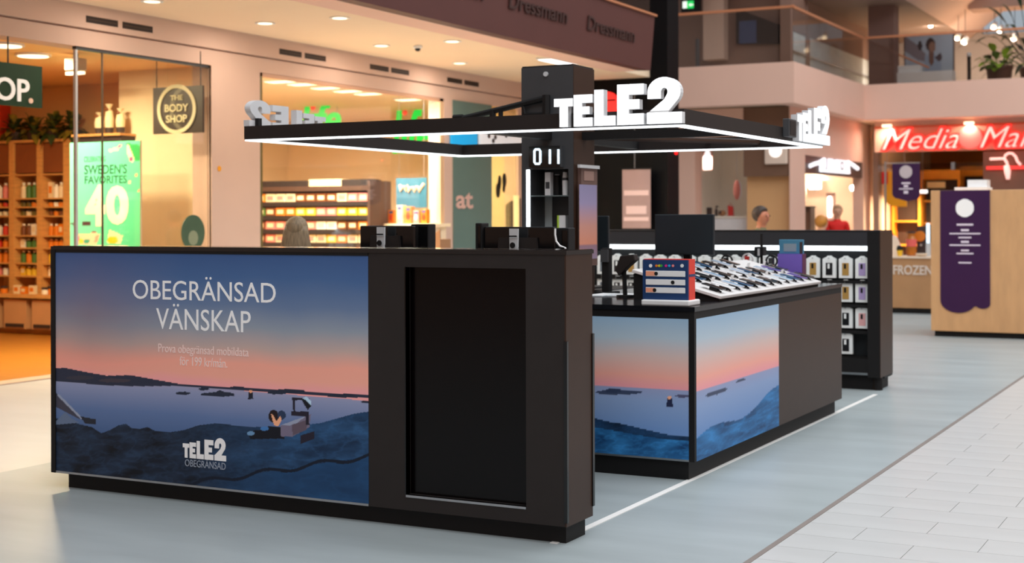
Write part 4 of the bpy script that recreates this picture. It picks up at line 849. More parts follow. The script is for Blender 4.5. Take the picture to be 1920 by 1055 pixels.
for nm, lab, r, Yv in (('life', 'glowing green word sign with red dot on the health shop back wall', (566, 193, 640, 252), 20.0), ('life', 'smaller green word sign with red dot low behind the canopy beam', (738, 203, 812, 288), 21.5)):
    a, c = AY(r[0], r[1], Yv), AY(r[2], r[3], Yv)
    t = thing('word_sign', lab, 'sign', ((a.x + c.x) / 2, Yv, c.z))
    text_px('letter', 'l\u0131fe', r, 'Y', Yv, 0.04, m_ng, t, offset=0.02, shear=0.2, split=True)
    q = AY(r[0] + 22, r[1] + 8, Yv); B().sphere((q.x, Yv - 0.02, q.z), 0.055, 0.03, 0.055).build('red_dot', M('dot_red', '#ff5a48', 0.4, emit=0.5), t)
    for xx in (a.x + 0.05, c.x - 0.1): B().cyl((xx, Yv + 0.02, a.z - 0.25), (xx, Yv + 0.02, 3.5), 0.005, n=6).build('cord', m_steel, t)
# dark product gondola
YG = 17.6
gx0, gx1 = AY(478, 400, YG).x, AY(690, 400, YG).x
def gz(py): return AY(600, py, YG).z
m_gd = M('gondola_brown', '#4a3226', 0.6, noise=0.06, scale=4); m_gk = M('gondola_dark', '#1e1512', 0.7)
gd = thing('product_gondola', 'dark brown shop shelf with rows of small packages in the health shop', 'shelf', ((gx0 + gx1) / 2, YG + 0.2, 0))
B().box(gx0, gx1, YG + 0.3, YG + 0.36, 0, gz(338)).build('back_panel', m_gk, gd)
B().box(gx1, gx1 + 0.05, YG - 0.02, YG + 0.55, 0, gz(340)).build('side_panel', m_gd, gd); B().box(gx0 - 0.05, gx0, YG - 0.02, YG + 0.4, 0, gz(340)).build('side_panel', m_gd, gd)
B().box(gx0, gx1, YG - 0.02, YG + 0.3, gz(358), gz(349)).build('header', m_gd, gd)
B().box(gx0, AY(577, 345, YG).x, YG, YG + 0.3, gz(349), gz(338)).build('header_board', m_gk, gd); B().box(AY(640, 345, YG).x, gx1, YG, YG + 0.3, gz(349), gz(337)).build('header_board', m_gk, gd)
B().box(AY(578, 345, YG).x, AY(641, 345, YG).x, YG + 0.02, YG + 0.3, gz(349), gz(336)).build('light_board', M('light_board', '#fbd9a8', 0.5), gd)
sp = [378, 404, 430, 455]
for py in sp: B().box(gx0, gx1, YG - 0.02, YG + 0.3, gz(py + 8), gz(py)).build('shelf', m_gk, gd)
prow = [['orange', 'cream', 'cream', 'cream', 'brown', 'brown', 'brown', 'brown', 'cream', 'pink', 'pink'], ['green', 'brown', 'orange', 'orange', 'yellow', 'yellow', 'pink', 'pink', 'yellow', 'yellow', 'yellow'], ['brown', 'pink', 'pink', 'cream', 'white', 'pink', 'white', 'white', 'brown', 'brown', 'orange'], ['brown', 'pink', 'cream', 'olive', 'olive', 'cream', 'cream', 'yellow', 'orange', 'cream', 'cream']]
cp0 = {}
for rI, (py, cs) in enumerate(zip(sp, prow)):
    hgt = 0.122; n = len(cs); wd = (gx1 - gx0) / n
    for k, colr in enumerate(cs):
        loc = (gx0 + wd * (k + 0.5), YG + 0.06, gz(py))
        if colr not in cp0:
            o = cp0[colr] = thing('food_package', 'x', 'package', loc)
            B().box(-wd * 0.46, wd * 0.46, -0.05, 0.05, 0.0, hgt).build('carton', PM[colr], o, local=True, bevel=0.006); B().box(-wd * 0.3, wd * 0.3, -0.053, -0.05, hgt * 0.25, hgt * 0.75).build('printed_panel', PM['cream' if colr != 'cream' else 'pink'], o, local=True)
        else: o = dup(cp0[colr], loc)
        o['label'] = '%s package, %s from dark side panel, %s shelf of health shop gondola' % (colr, ORD[n - 1 - k], ('top', 'second', 'third', 'bottom')[rI]); o['group'] = 'packages on the dark gondola'
# table with cartons, blue poster
YT = 17.9; a, c = AY(672, 419, YT), AY(806, 419, YT)
tb = thing('display_table', 'cream display table with orange cartons behind the kiosk monitors', 'table', ((a.x + c.x) / 2, YT + 0.3, 0))
zt2 = a.z; B().box(gx1 + 0.08, c.x, YT, YT + 0.6, zt2 - 0.05, zt2).build('top', M('table_cream', '#fbe3bc', 0.5), tb); B().box(gx1 + 0.1, c.x - 0.05, YT + 0.05, YT + 0.55, 0, zt2 - 0.05).build('body', m_cream, tb)
for k, (px, colr, hh, ww) in enumerate(((736, 'orange', 0.2, 0.052), (752, 'cream', 0.27, 0.055), (768, 'orange', 0.25, 0.055), (783, 'pink', 0.19, 0.05), (797, 'orange', 0.21, 0.05))):
    x = AY(px, 410, YT + 0.2).x; t = thing('face_care_box', '%s carton on the cream display table, %s' % (colr, ['beside the gondola', 'below the blue poster edge', 'tallest of the orange ones', 'next to the end carton', 'last before the window frame'][k]), 'box', (x, YT + 0.2, zt2), group='cartons on the display table')
    B().box(x - ww, x + ww, YT + 0.16, YT + 0.26, zt2, zt2 + hh).build('carton', PM[colr], t, bevel=0.005); B().sphere((x, YT + 0.155, zt2 + hh * 0.45), ww * 0.6, 0.008, hh * 0.25).build('printed_oval', PM['red' if k % 2 == 0 else 'white'], t); B().box(x - ww * 0.6, x + ww * 0.6, YT + 0.157, YT + 0.16, zt2 + hh * 0.75, zt2 + hh * 0.92).build('printed_stripe', M('ink_blue', '#3a4a86', 0.5), t)
t, a, c = hang('blue_poster', 'teal blue square poster with cream handwriting hanging in the health shop', 'poster', (743, 334, 800, 389), 18.8, None)
B().box(a.x, c.x, 18.8, 18.815, c.z, a.z).build('sheet', M('poster_teal', '#2f6478', 0.5, noise=0.15, scale=2), t)
B().tube([AY(x, y, 18.795) for x, y in ((750, 346), (752, 358), (755, 350), (759, 350), (761, 358), (764, 347), (767, 360), (770, 352), (775, 351), (777, 359), (781, 350), (785, 351), (786, 359), (790, 351), (795, 344))], 0.022, 6).build('handwriting', M('ink_cream', '#f2cda4', 0.5), t)
for x in (a.x + 0.05, c.x - 0.05): B().cyl((x, 18.807, a.z), (x, 18.807, 3.5), 0.004, n=6).build('cord', m_steel, t)
t, a, c = hang('cardboard_box', 'brown cardboard box with open flap beside the window frame', 'box', (803, 432, 825, 470), 17.3, None)
t.location.z = 0; B().box(a.x, c.x, 17.3, 17.6, 0, a.z - 0.12).build('carton', M('cardboard', '#9a704e', 0.7, noise=0.05, scale=5), t); B().prism([(0, 0), (0.0, 0.02), (c.x - a.x, 0.14), (c.x - a.x, 0.0)], (a.x, 17.3, a.z - 0.12), X_, Z_, (0, -1, 0), 0.02).build('flap', MATS['cardboard'], t)
# teal panel with letters, glass front with sticker, wall sign above
tp = struct('wall_teal_panel', B().box(XW - 0.15, XW + 0.02, 18.80, 20.01, 0, 3.39), M('teal_panel', '#5f7a74', 0.5, noise=0.05, scale=1.5))
t = thing('wall_lettering', 'pale rose letters spelling at on the teal panel', 'sign', (XW + 0.02, 19.1, 1.7))
text_px('letters', 'at', (855, 361, 886, 391), 'X', XW + 0.02, 0.012, M('rose_letter', '#d8b0a4', 0.5), t, offset=0.02)
w11 = struct('window_11', B().box(XW - 0.06, XW - 0.045, 20.01, 20.98, 0, 3.39), glass('olive_glass', (0.80, 0.78, 0.62), 0.1))
struct('wall_olive_room', B().box(-12.1, -11.1, 21.1, 21.2, 0, 3.39), M('olive_wall', '#d8c298', 0.7, noise=0.03, scale=1.5))
t = thing('glass_sticker', 'dark leaf shaped sticker of four ovals on the olive glass', 'sticker', (XW - 0.04, 20.2, AX(938, 365, XW).z))
for px, py, rx_, rz_ in ((934, 357, 0.075, 0.12), (937, 342, 0.06, 0.12), (946, 338, 0.075, 0.12), (945, 352, 0.05, 0.08)):
    c = AX(px, py, XW - 0.04); B().sphere((XW - 0.042, c.y, c.z), 0.006, rx_, rz_).build('oval', m_black2, t)
t, a, c = hang('dark_display_board', 'dark tilted display board standing behind the olive glass', 'board', (948, 372, 974, 440), 20.85, None)
B().prism([(0.0, 0.0), (0.0, (a.z - c.z) * 0.82), (0.06, (a.z - c.z) * 0.9), (c.x - a.x, a.z - c.z), (c.x - a.x, 0)], (a.x, 20.85, c.z), X_, Z_, (0, -1, 0), 0.06).build('board', m_dk, t)
B().box(a.x + 0.02, c.x, 20.86, 20.95, 0, c.z).build('stand', m_dk, t); B().box(c.x - 0.1, c.x, 20.83, 20.85, c.z, a.z + 0.05).build('pale_edge', PM['cream'], t)
bl, wh = (845, 252, 892, 270), (898, 249, 976, 270)
t = thing('shop_wall_sign', 'bright blue and white sign with little dots on wall behind canopy', 'sign', (XW + 0.02, AX(900, 262, XW).y, AX(900, 270, XW).z))
for r, mt, nm in ((bl, M('sign_blue', '#10a0e0', 0.4, emit=0.45), 'blue_panel'), (wh, M('sign_pale', '#eef2f8', 0.4, emit=0.3), 'white_panel')):
    a, c = AX(r[0], r[1], XW + 0.03), AX(r[2], r[3], XW + 0.03); o = B().box(XW + 0.02, XW + 0.06, a.y, c.y, c.z - 0.1, a.z + 0.05).build(nm, mt, t)
for px, py in ((917, 255), (929, 257), (925, 264), (949, 254)):
    c = AX(px, py, XW + 0.06); B().sphere((XW + 0.06, c.y, c.z), 0.006, 0.05, 0.04).build('dot', m_dk, t)

# ================================================================= THE KIOSK
# ---- front counter wall: body X -6.46..-3.00, front Y 6.32
FY0 = 6.325; fxl, fxr = AY(98, 660, FY0).x, AY(1062, 700, FY0).x
ftop = AY(1062, 470, FY0).z; fbot = AY(691, 944, FY0).z - 0.012; fyb = AX(1111, 700, fxr).y
fc = thing('front_counter', 'long black kiosk counter wall with sunset poster and dark upright screen', 'counter', ((fxl + fxr) / 2, FY0 + 0.15, 0))
xs_ = AY(691, 700, FY0).x
B().box(fxl, xs_, FY0 + 0.02, fyb, fbot, ftop - 0.02).build('carcass', m_black2, fc)
# right-hand black bay with a recess for the screen
sx0, sx1 = AY(761, 700, FY0).x, AY(986, 700, FY0).x; sz1, sz0 = AY(870, 502, FY0).z, AY(870, 938, FY0).z
for nm, q in (('bay_panel', (xs_, sx0, fbot, ftop - 0.02)), ('bay_panel', (sx1, fxr - 0.008, fbot, ftop - 0.02)), ('bay_panel', (sx0, sx1, fbot, sz0)), ('bay_panel', (sx0, sx1, sz1, ftop - 0.02))):
    B().box(q[0], q[1], FY0, FY0 + 0.06, q[2], q[3]).build(nm, m_black, fc)
B().box(xs_, fxr - 0.02, FY0 + 0.1, fyb - 0.01, fbot, ftop - 0.02).build('carcass', m_black2, fc)
sc = B().box(sx0 - 0.03, sx1 + 0.03, FY0 + 0.045, FY0 + 0.1, sz0 - 0.03, sz1 + 0.03).build('screen', m_screen, fc); sc['label'] = 'switched off black upright display screen'
B().box(sx0, sx1, FY0 - 0.004, FY0 + 0.02, sz0 - 0.012, sz0).build('bottom_bead', m_steel, sc)
B().box(sx0 - 0.006, sx0, FY0 - 0.003, FY0 + 0.04, sz0, sz1).build('edge_bead', m_gloss, sc)
B().box(fxr - 0.008, fxr, FY0 - 0.002, fyb, fbot, ftop - 0.02).build('end_panel', m_brownblk, fc)
ha = AY(1060, 640, FY0), AY(1060, 990, FY0)
B().box(fxr - 0.012, fxr + 0.006, FY0 - 0.006, FY0 + 0.012, fbot + 0.02, ha[0].z).build('edge_strip', m_gloss, fc)
hb = AX(1110, 625, fxr); B().box(fxr - 0.01, fxr + 0.006, fyb - 0.01, fyb + 0.012, fbot + 0.05, hb.z).build('edge_strip', m_gloss, fc)
B().box(fxl - 0.004, fxr + 0.004, FY0 - 0.006, fyb + 0.01, ftop - 0.02, ftop).build('top', M('counter_top_black', '#1d1a1a', 0.3, noise=0.05, scale=6), fc)
B().box(fxl, fxr, FY0 + 0.01, fyb, ftop, ftop + 0.003).build('top_glass', M('top_gloss', '#1a1718', 0.1, noise=0.04, scale=4), fc)
B().box(fxl + 0.075, fxr - 0.03, FY0 + 0.055, fyb - 0.03, 0, fbot).build('plinth', m_black2, fc)
B().box(fxl - 0.004, fxl + 0.03, FY0 - 0.008, FY0 + 0.02, fbot, ftop - 0.02).build('frame_edge', m_black2, fc)
B().box(fxl + 0.03, xs_, FY0 - 0.004, FY0 + 0.02, fbot, fbot + 0.012).build('frame_edge', m_steel, fc)
B().box(fxl + 0.03, xs_, FY0 - 0.004, FY0 + 0.02, ftop - 0.036, ftop - 0.02).build('frame_edge', m_black2, fc)
K = 1.35
def rocks(base, px, py, mask, dark, lite, seed, sc_=0.05):
    n = fbm(px * sc_, py * sc_ * 2.2, seed, 5); r_ = 1 - np.abs(fbm(px * sc_ * 1.7, py * sc_ * 3.6, seed + 50, 4)) * 3.2; k = np.clip(0.35 + 0.7 * n + 0.35 * np.clip(r_, 0, 1) ** 2, 0, 1)[:, None]
    c_ = (1 - k) * np.array(lin(dark)) + k * np.array(lin(lite)); base[mask] = c_[mask]
def paint_main(u, v, px, py):
    n = 0.03 * fbm(u * 9, v * 5, 2)
    sky = ramp(v + n, [(0.44, '#e89898'), (0.475, '#f29c8a'), (0.53, '#e09a88'), (0.60, '#b09a94'), (0.68, '#838c99'), (0.78, '#5c7090'), (0.9, '#3e5c88'), (1, '#34507e')])
    warm = np.clip(1 - np.abs(u - 0.12) / 0.32, 0, 1) * np.clip(1 - np.abs(v - 0.72) / 0.32, 0, 1) * 0.55
    sky = sky * (1 - warm[:, None]) + warm[:, None] * np.array(lin('#7d6068'))
    wat = ramp(v + 0.3 * n, [(0.15, '#34507a'), (0.3, '#566c96'), (0.40, '#8088a8'), (0.45, '#9c92a8')])
    hor = 690 + (px - 105) * (737 - 690) / 585 + 14
    c_ = np.where((py < hor)[:, None], sky, wat)
    def put(m, h): c_[m] = lin(h)
    put(inpoly(px, py, [(100, 689), (125, 690), (160, 697), (200, 704), (245, 703), (300, 713), (340, 720), (700, 741), (700, 747), (330, 723), (260, 724), (200, 722), (100, 714)]), '#262c3e')
    put(ell(px, py, 150, 708, 26, 4), '#33323e'); put(ell(px, py, 215, 713, 30, 4), '#3c3640')
    for e in ((343, 737, 14, 3), (382, 729, 10, 2.4), (388, 739, 12, 3), (412, 739, 28, 4.5), (444, 726, 14, 2), (540, 733, 32, 4), (520, 736, 18, 3), (640, 742, 26, 3.4), (686, 753, 9, 2.4)): put(ell(px, py, *e), '#1f2738')
    put(inpoly(px, py, [(395, 739), (412, 731), (440, 742)]), '#1f2738')
    put(inpoly(px, py, [(466, 735), (474, 735), (475, 748), (465, 748)]), '#1b1d2b'); put(ell(px, py, 470, 733.5, 3, 3), '#e39a74')
    rk = inpoly(px, py, [(100, 783), (128, 788), (150, 795), (172, 800), (190, 812), (206, 806), (222, 797), (236, 794), (248, 803), (262, 804), (276, 800), (292, 808), (318, 810), (345, 806), (372, 797), (405, 793), (440, 797), (475, 800), (540, 800), (600, 793), (640, 782), (665, 775), (700, 770), (700, 960), (95, 960)])
    rocks(c_, px, py, rk, '#060b16', '#22354e', 11)
    rk2 = c_.copy(); rocks(rk2, px, py, rk, '#0f2844', '#2a527c', 12, 0.035); bk = np.clip((px - 350 + 40 * fbm(px * 0.03, py * 0.05, 31)) / 220, 0, 1)[:, None]; c_ = np.where(rk[:, None], c_ * (1 - bk) + rk2 * bk, c_)
    low = rk & (py > 900 - (px - 400) * 0.155) & (px > 330); rk3 = c_.copy(); rocks(rk3, px, py, low, '#123255', '#1d466f', 13, 0.02); b3 = np.clip((px - 380) / 200, 0, 1)[:, None]; c_ = c_ * (1 - b3) + rk3 * b3
    crack = np.abs(py - (900 - (px - 400) * 0.155 + 5 * np.sin(px * 0.06))) < 3; put(rk & crack & (px > 330), '#0a1526')
    put(inpoly(px, py, [(100, 733), (114, 742), (150, 780), (156, 787), (146, 784), (104, 762)]), '#3a3a48'); put(inpoly(px, py, [(108, 738), (113, 741), (155, 784), (152, 786), (108, 742)]), '#8a93a8')
    put(inpoly(px, py, [(150, 780), (180, 786), (180, 796), (160, 794)]), '#20242f'); put(inpoly(px, py, [(104, 790), (122, 772), (135, 785), (150, 792), (104, 796)]), '#5a6a84')
    put(inpoly(px, py, [(464, 812), (478, 806), (492, 806), (504, 798), (528, 800), (534, 822), (470, 823)]), '#0b0f1a'); put(ell(px, py, 470, 812, 7, 4), '#5f86ab'); put(ell(px, py, 496, 803, 8, 4), '#3d6ea6')
    put(inpoly(px, py, [(526, 797), (552, 788), (583, 776), (580, 800), (572, 806), (548, 818), (527, 818)]), '#6b6479'); put(inpoly(px, py, [(526, 797), (545, 790), (575, 779), (551, 797)]), '#8890a6'); put(inpoly(px, py, [(547, 796), (578, 786), (574, 806), (549, 816)]), '#574b58')
    put(ell(px, py, 513, 780, 9.5, 12), '#1d1216'); put(ell(px, py, 528, 778, 8, 8.5), '#24344f'); put(inpoly(px, py, [(508, 776), (512, 777), (518, 790), (526, 779), (528, 788), (522, 799), (514, 797)]), '#f0a07c')
    for q in ([(548, 746), (553, 746), (554, 773), (550, 773)], [(548, 745), (580, 747), (580, 750), (548, 750)], [(546, 771), (579, 771), (580, 796), (573, 796), (573, 780), (546, 779)], [(563, 816), (590, 808), (590, 822), (564, 832)]): put(inpoly(px, py, q), '#1f1c2a')
    put(inpoly(px, py, [(565, 748), (574, 743), (583, 752), (583, 762), (577, 768), (570, 758)]), '#10131c'); put(inpoly(px, py, [(567, 746), (575, 743), (584, 753), (583, 759), (575, 751)]), '#a8c4da')
    return c_ * K
po = print_grid('poster', FRONT, (fxl + 0.03, FY0 - 0.001, fbot + 0.012), xs_ - fxl - 0.03, ftop - 0.036 - fbot - 0.012, 440, 330, paint_main, fc, printed('sunset_print')); po['label'] = 'sunset seaside poster with white lettering'
m_ink = M('poster_ink_white', '#fbfbfc', 0.5); m_ink2 = M('poster_ink_pink', '#f8dcd6', 0.5)
YP = FY0 - 0.001
text_px('lettering', 'OBEGR\u00c4NSAD', (249, 519, 517, 564), 'Y', YP, 0.0015, m_ink, po)
text_px('lettering', 'V\u00c4NSKAP', (293, 571, 470, 620), 'Y', YP, 0.0015, m_ink, po)
text_px('lettering', 'Prova obegr\u00e4nsad mobildata', (297, 648, 466, 669), 'Y', YP, 0.0015, m_ink2, po)
text_px('lettering', 'f\u00f6r 199 kr/m\u00e5n.', (337, 670, 426, 687), 'Y', YP, 0.0015, m_ink2, po, offset=0.005)
# slab letters of the kiosk name: unit polygons (x 0..1, y 0..1)
two_t = [(0.02, 0.54)] + [(0.49 + 0.47 * math.cos(q), 0.68 + 0.32 * math.sin(q)) for q in np.linspace(math.pi * 0.98, -0.55, 16)] + [(0.62, 0.28), (0.10, 0.28), (0.50, 0.52)]
two_t += [(0.50 + 0.10 * math.cos(q), 0.68 + 0.09 * math.sin(q)) for q in np.linspace(-0.5, math.pi * 0.95, 8)] + [(0.40, 0.54)]
PIECES = {'T': [[(0, 0.72), (1, 0.72), (1, 1), (0, 1)], [(0.30, 0), (0.74, 0), (0.74, 0.70), (0.30, 0.70)]],
          'E': [[(0, 0), (0.42, 0), (0.42, 1), (0, 1)], [(0.46, 0), (1, 0), (1, 0.27), (0.46, 0.27)], [(0.46, 0.38), (0.84, 0.38), (0.84, 0.62), (0.46, 0.62)], [(0.46, 0.74), (1, 0.74), (1, 1), (0.46, 1)]],
          'L': [[(0, 0), (0.42, 0), (0.42, 1), (0, 1)], [(0.46, 0), (1, 0), (1, 0.27), (0.46, 0.27)]],
          '2': [[(0, 0), (1, 0), (1, 0.24), (0, 0.24)], two_t]}
BODY = {'T': [(0.3, 0), (0.74, 0), (0.74, 0.72), (1, 0.72), (1, 1), (0, 1), (0, 0.72), (0.3, 0.72)],
        'E': [(0, 0), (1, 0), (1, 0.27), (0.46, 0.27), (0.46, 0.38), (0.84, 0.38), (0.84, 0.62), (0.46, 0.62), (0.46, 0.74), (1, 0.74), (1, 1), (0, 1)],
        'L': [(0, 0), (1, 0), (1, 0.27), (0.46, 0.27), (0.46, 1), (0, 1)], '2': [(0, 0), (1, 0), (1, 0.245), (0.60, 0.245)] + [two_t[i] for i in range(16, 0, -1)] + [two_t[0], (0.40, 0.54)] + two_t[-2:-10:-1] + [(0.50, 0.52), (0.10, 0.28), (0, 0.24)]}
NAME = [('T', 0.0, 0.15, 0.63), ('E', 0.16, 0.148, 0.70), ('L', 0.325, 0.165, 0.79), ('E', 0.505, 0.205, 0.88), ('2', 0.735, 0.265, 1.0)]
def logo(parent, o, axes, W_, H_, depth, mat, name='letter', lit=None):
    u, v, n = (Vector(a) for a in axes); o = Vector(o)
    for ch, x, wd, hh in NAME:
        fit = lambda P: [(x * W_ + p[0] * wd * W_, p[1] * H_ * hh) for p in P]
        lo = B().prism(fit(BODY[ch]), o + n * depth, u, v, n, depth).build(name, mat, parent)
        if lit:
            for P in PIECES[ch]: B().prism(fit(P), o + n * (depth + 0.004), u, v, n, 0.004).build('lit_face', lit, lo)
a, c = AY(343, 857, YP), AY(424, 822, YP)
logo(po, (a.x, YP, a.z), FRONT, c.x - a.x, c.z - a.z, 0.0015, m_ink, 'logo_letter')
text_px('lettering', 'OBEGR\u00c4NSAD', (347, 861, 423, 877), 'Y', YP, 0.0015, M('ink_grey', '#9aa4b4', 0.5), po)

# ---- desk behind the front counter and its monitors
dk = thing('staff_desk', 'black staff desk hidden behind the front counter', 'desk', (-5.0, 7.4, 0))
B().box(-6.35, -3.75, fyb + 0.02, 8.0, 1.02, 1.05).build('top', m_black2, dk); B().box(-3.75, -3.42, fyb + 0.02, 7.45, 1.02, 1.05).build('side_leaf', m_black2, dk); B().box(-3.46, -3.43, fyb + 0.05, 7.4, 0, 1.02).build('side_panel', m_black2, dk)
for x in (-6.33, -5.05, -3.79): B().box(x, x + 0.03, fyb + 0.05, 7.95, 0, 1.02).build('side_panel', m_black2, dk)
def monitor(label, x, y, zb, w_, h_, rz, zstand, silver=True, group=None):
    t = thing('computer_monitor', label, 'monitor', (x, y, zstand), rz, group)
    zc = zb - zstand
    B().box(-w_ / 2, w_ / 2, -0.006, 0.022, zc, zc + h_).build('panel', m_gloss if silver else M('monitor_back', '#20292f', 0.35, noise=0.05, scale=5), t, local=True, bevel=0.006)
    bk = B().prism([(-w_ * 0.3, 0.06), (w_ * 0.3, 0.06), (w_ * 0.26, h_ * 0.8), (-w_ * 0.26, h_ * 0.8)], (0, -0.03, zc), X_, Z_, (0, -1, 0), 0.025).build('back_cover', m_black, t, local=True)
    B().box(-w_ / 2 + 0.012, w_ / 2 - 0.012, 0.022, 0.024, zc + 0.012, zc + h_ - 0.012).build('screen', m_screen if silver else M('screen_off_slate', '#222b31', 0.35, noise=0.05, scale=3, spec=0.4), t, local=True)
    B().box(-0.028, 0.028, -0.065, -0.03, 0.01, zc + h_ * 0.62).build('stand_neck', m_black2 if not silver else m_black, t, local=True)
    if silver:
        hn = B().prism([(-0.026, -0.07), (-0.018, -0.09), (0.018, -0.09), (0.026, -0.07), (0.028, 0.055), (-0.028, 0.055)], (0, -0.072, zc + h_ * 0.79), X_, Z_, (0, -1, 0), 0.012).build('hinge_plate', m_silver, t, local=True)
        B().cyl((0, -0.088, zc + h_ * 0.79 - 0.04), (0, -0.084, zc + h_ * 0.79 - 0.04), 0.017, n=16).build('hinge_cap', m_black2, hn, local=True); B().box(-0.027, 0.027, -0.088, -0.084, zc + h_ * 0.79 + 0.008, zc + h_ * 0.79 + 0.016).build('hinge_slot', m_black2, hn, local=True)
    B().box(-0.1, 0.1, -0.11, 0.09, 0, 0.012).build('foot', m_black2, t, local=True, bevel=0.004)
    return t
MY = 7.35
a, c = AY(676, 423, MY), AY(776, 423, MY); monitor('black monitor back with silver hinge before the health shop window', (a.x + c.x) / 2, MY, a.z - 0.3, c.x - a.x, 0.3, 0, 1.05)
a, c = AY(908, 425, MY), AY(1041, 425, MY); monitor('wider black monitor back with silver hinge before the kiosk tower', (a.x + c.x) / 2, MY, a.z - 0.31, c.x - a.x, 0.31, 0, 1.05)
for px0, px1, y0, y1, lab, dx in ((770, 803, 420, MY + 0.12, 'tall black card terminal box right of the narrower monitor', 0), (891, 903, 418, MY - 0.03, 'slim black upright scanner left of the wider monitor', 0), (1043, 1066, 427, MY + 0.05, 'small dark tilted payment screen right of the wider monitor', 0)):
    a, c = AY(px0, y0, y1), AY(px1, y0, y1)
    t = thing('payment_terminal', lab, 'terminal', ((a.x + c.x) / 2, y1, 1.05))
    B().box(a.x, c.x, y1, y1 + 0.09, 1.06, a.z).build('body', m_black2, t, bevel=0.005); B().box(a.x - 0.02, c.x + 0.02, y1 - 0.02, y1 + 0.13, 1.05, 1.062).build('base', m_black2, t); B().box(a.x + (c.x - a.x) * 0.45, c.x - 0.006, y1 - 0.003, y1, 1.2, a.z - 0.015).build('front_plate', m_gloss, t)
q = [(1041, 428), (1041, 440), (1043, 452), (1050, 461), (1060, 464)]
tag(B().tube([AY(x, y, MY - 0.1) for x, y in q] + [(AY(1060, 464, MY - .1).x, MY - 0.1, 1.056)], 0.006, 6).build('white_cable', m_white), 'white cable running down beside the wider monitor', 'cable')

# ---- sales counter (side counter)
CXR, CY0 = -3.055, 8.235; ctz = AX(1303, 575, CXR).z; CY1 = AX(1578, 600, CXR).y; CXL = -4.3; cbz = 0.115
cn = thing('sales_counter', 'low black sales counter with sunset print on front and side', 'counter', ((CXL + CXR) / 2, (CY0 + CY1) / 2, 0))
B().box(CXL, CXR - 0.012, CY0 + 0.012, CY1, cbz, ctz - 0.06).build('carcass', m_black2, cn)
B().box(CXL, CXR + 0.006, CY0 - 0.006, CY1, ctz - 0.03, ctz).build('top', M('glossy_top', '#15161a', 0.16, noise=0.05, scale=4), cn)
B().box(CXL, CXR, CY0, CY1, ctz - 0.075, ctz - 0.03).build('top_band', m_black2, cn)
B().box(CXL + 0.05, CXR - 0.045, CY0 + 0.02, CY1 - 0.05, 0, cbz).build('plinth', m_black2, cn)
B().box(CXR - 0.035, CXR + 0.002, CY0 - 0.003, CY0 + 0.03, cbz, ctz - 0.03).build('corner_post', m_black2, cn)
B().box(CXL, CXR - 0.035, CY0 - 0.002, CY0 + 0.012, cbz, cbz + 0.012).build('frame_edge', m_steel, cn)
ys = AX(1460, 650, CXR).y
B().box(CXR - 0.012, CXR, ys, CY1, cbz, ctz - 0.075).build('side_panel', m_brownblk, cn)
def paint_front2(u, v, px, py):
    c_ = ramp(v + 0.02 * fbm(u * 5, v * 4, 4), [(0.50, '#d88f96'), (0.58, '#dc9a8c'), (0.72, '#c3aaa4'), (0.85, '#a0b0bc'), (1, '#86a2ba')])
    wt = ramp(v, [(0.2, '#6484b4'), (0.4, '#7c92b8'), (0.52, '#8a8eae')]); c_ = np.where((v < 0.50 - 0.01 * u)[:, None], wt, c_)
    def put(m, h): c_[m] = lin(h)
    put(ell(px, py, 1160, 735, 44, 4.5), '#36405a'); put(ell(px, py, 1282, 742, 16, 3), '#4a4a66'); put(ell(px, py, 1150, 732, 16, 4), '#2c3650')
    put(inpoly(px, py, [(1251, 747), (1260, 747), (1262, 763), (1249, 763)]), '#1e2440'); put(ell(px, py, 1255.5, 745, 4, 3), '#e8a080')
    rk = inpoly(px, py, [(1000, 780), (1113, 783), (1140, 790), (1165, 794), (1190, 800), (1215, 806), (1250, 814), (1300, 818), (1300, 900), (1000, 900)]); rocks(c_, px, py, rk, '#0e3660', '#2f78b4', 21, 0.05)
    dk_ = rk & inpoly(px, py, [(1000, 780), (1113, 783), (1165, 794), (1215, 806), (1300, 818), (1300, 826), (1250, 824), (1200, 816), (1113, 800)]); rocks(c_, px, py, dk_, '#0c2038', '#1c3f66', 22, 0.06)
    return c_ * K
print_grid('front_poster', FRONT, (CXL, CY0 - 0.001, cbz + 0.012), CXR - 0.035 - CXL, ctz - 0.075 - cbz - 0.012, 220, 130, paint_front2, cn, printed('sunset_print'))
def paint_side2(u, v, px, py):                      # the same print as on the front, carried on round the corner
    c_ = ramp(v + 0.02 * fbm(u * 5 + 5, v * 4, 4), [(0.50, '#d88f96'), (0.58, '#dc9a8c'), (0.72, '#c3aaa4'), (0.85, '#a0b0bc'), (1, '#86a2ba')])
    wt = ramp(v, [(0.2, '#6484b4'), (0.4, '#7c92b8'), (0.52, '#8a8eae')]); c_ = np.where((v < 0.49)[:, None], wt, c_)
    i_ = ell(u, v, 0.22, 0.44, 0.12, 0.018) | ell(u, v, 0.5, 0.47, 0.06, 0.01); c_[i_] = lin('#36405a')
    rk = v < 0.16 + 0.10 * np.clip(u, 0, 1) + 0.03 * np.sin(u * 9) + 0.22 * np.clip(u - 0.72, 0, 1); rocks(c_, u * 190, v * 300, rk, '#0e3660', '#2f78b4', 23, 0.05)
    return c_ * K
print_grid('side_poster', SIDE, (CXR + 0.001, CY0 + 0.03, cbz), ys - CY0 - 0.03, ctz - 0.075 - cbz, 170, 110, paint_side2, cn, printed('sunset_print'))
B().box(CXR - 0.012, CXR, CY0 + 0.03, ys, cbz, ctz - 0.075).build('side_board', m_black2, cn)

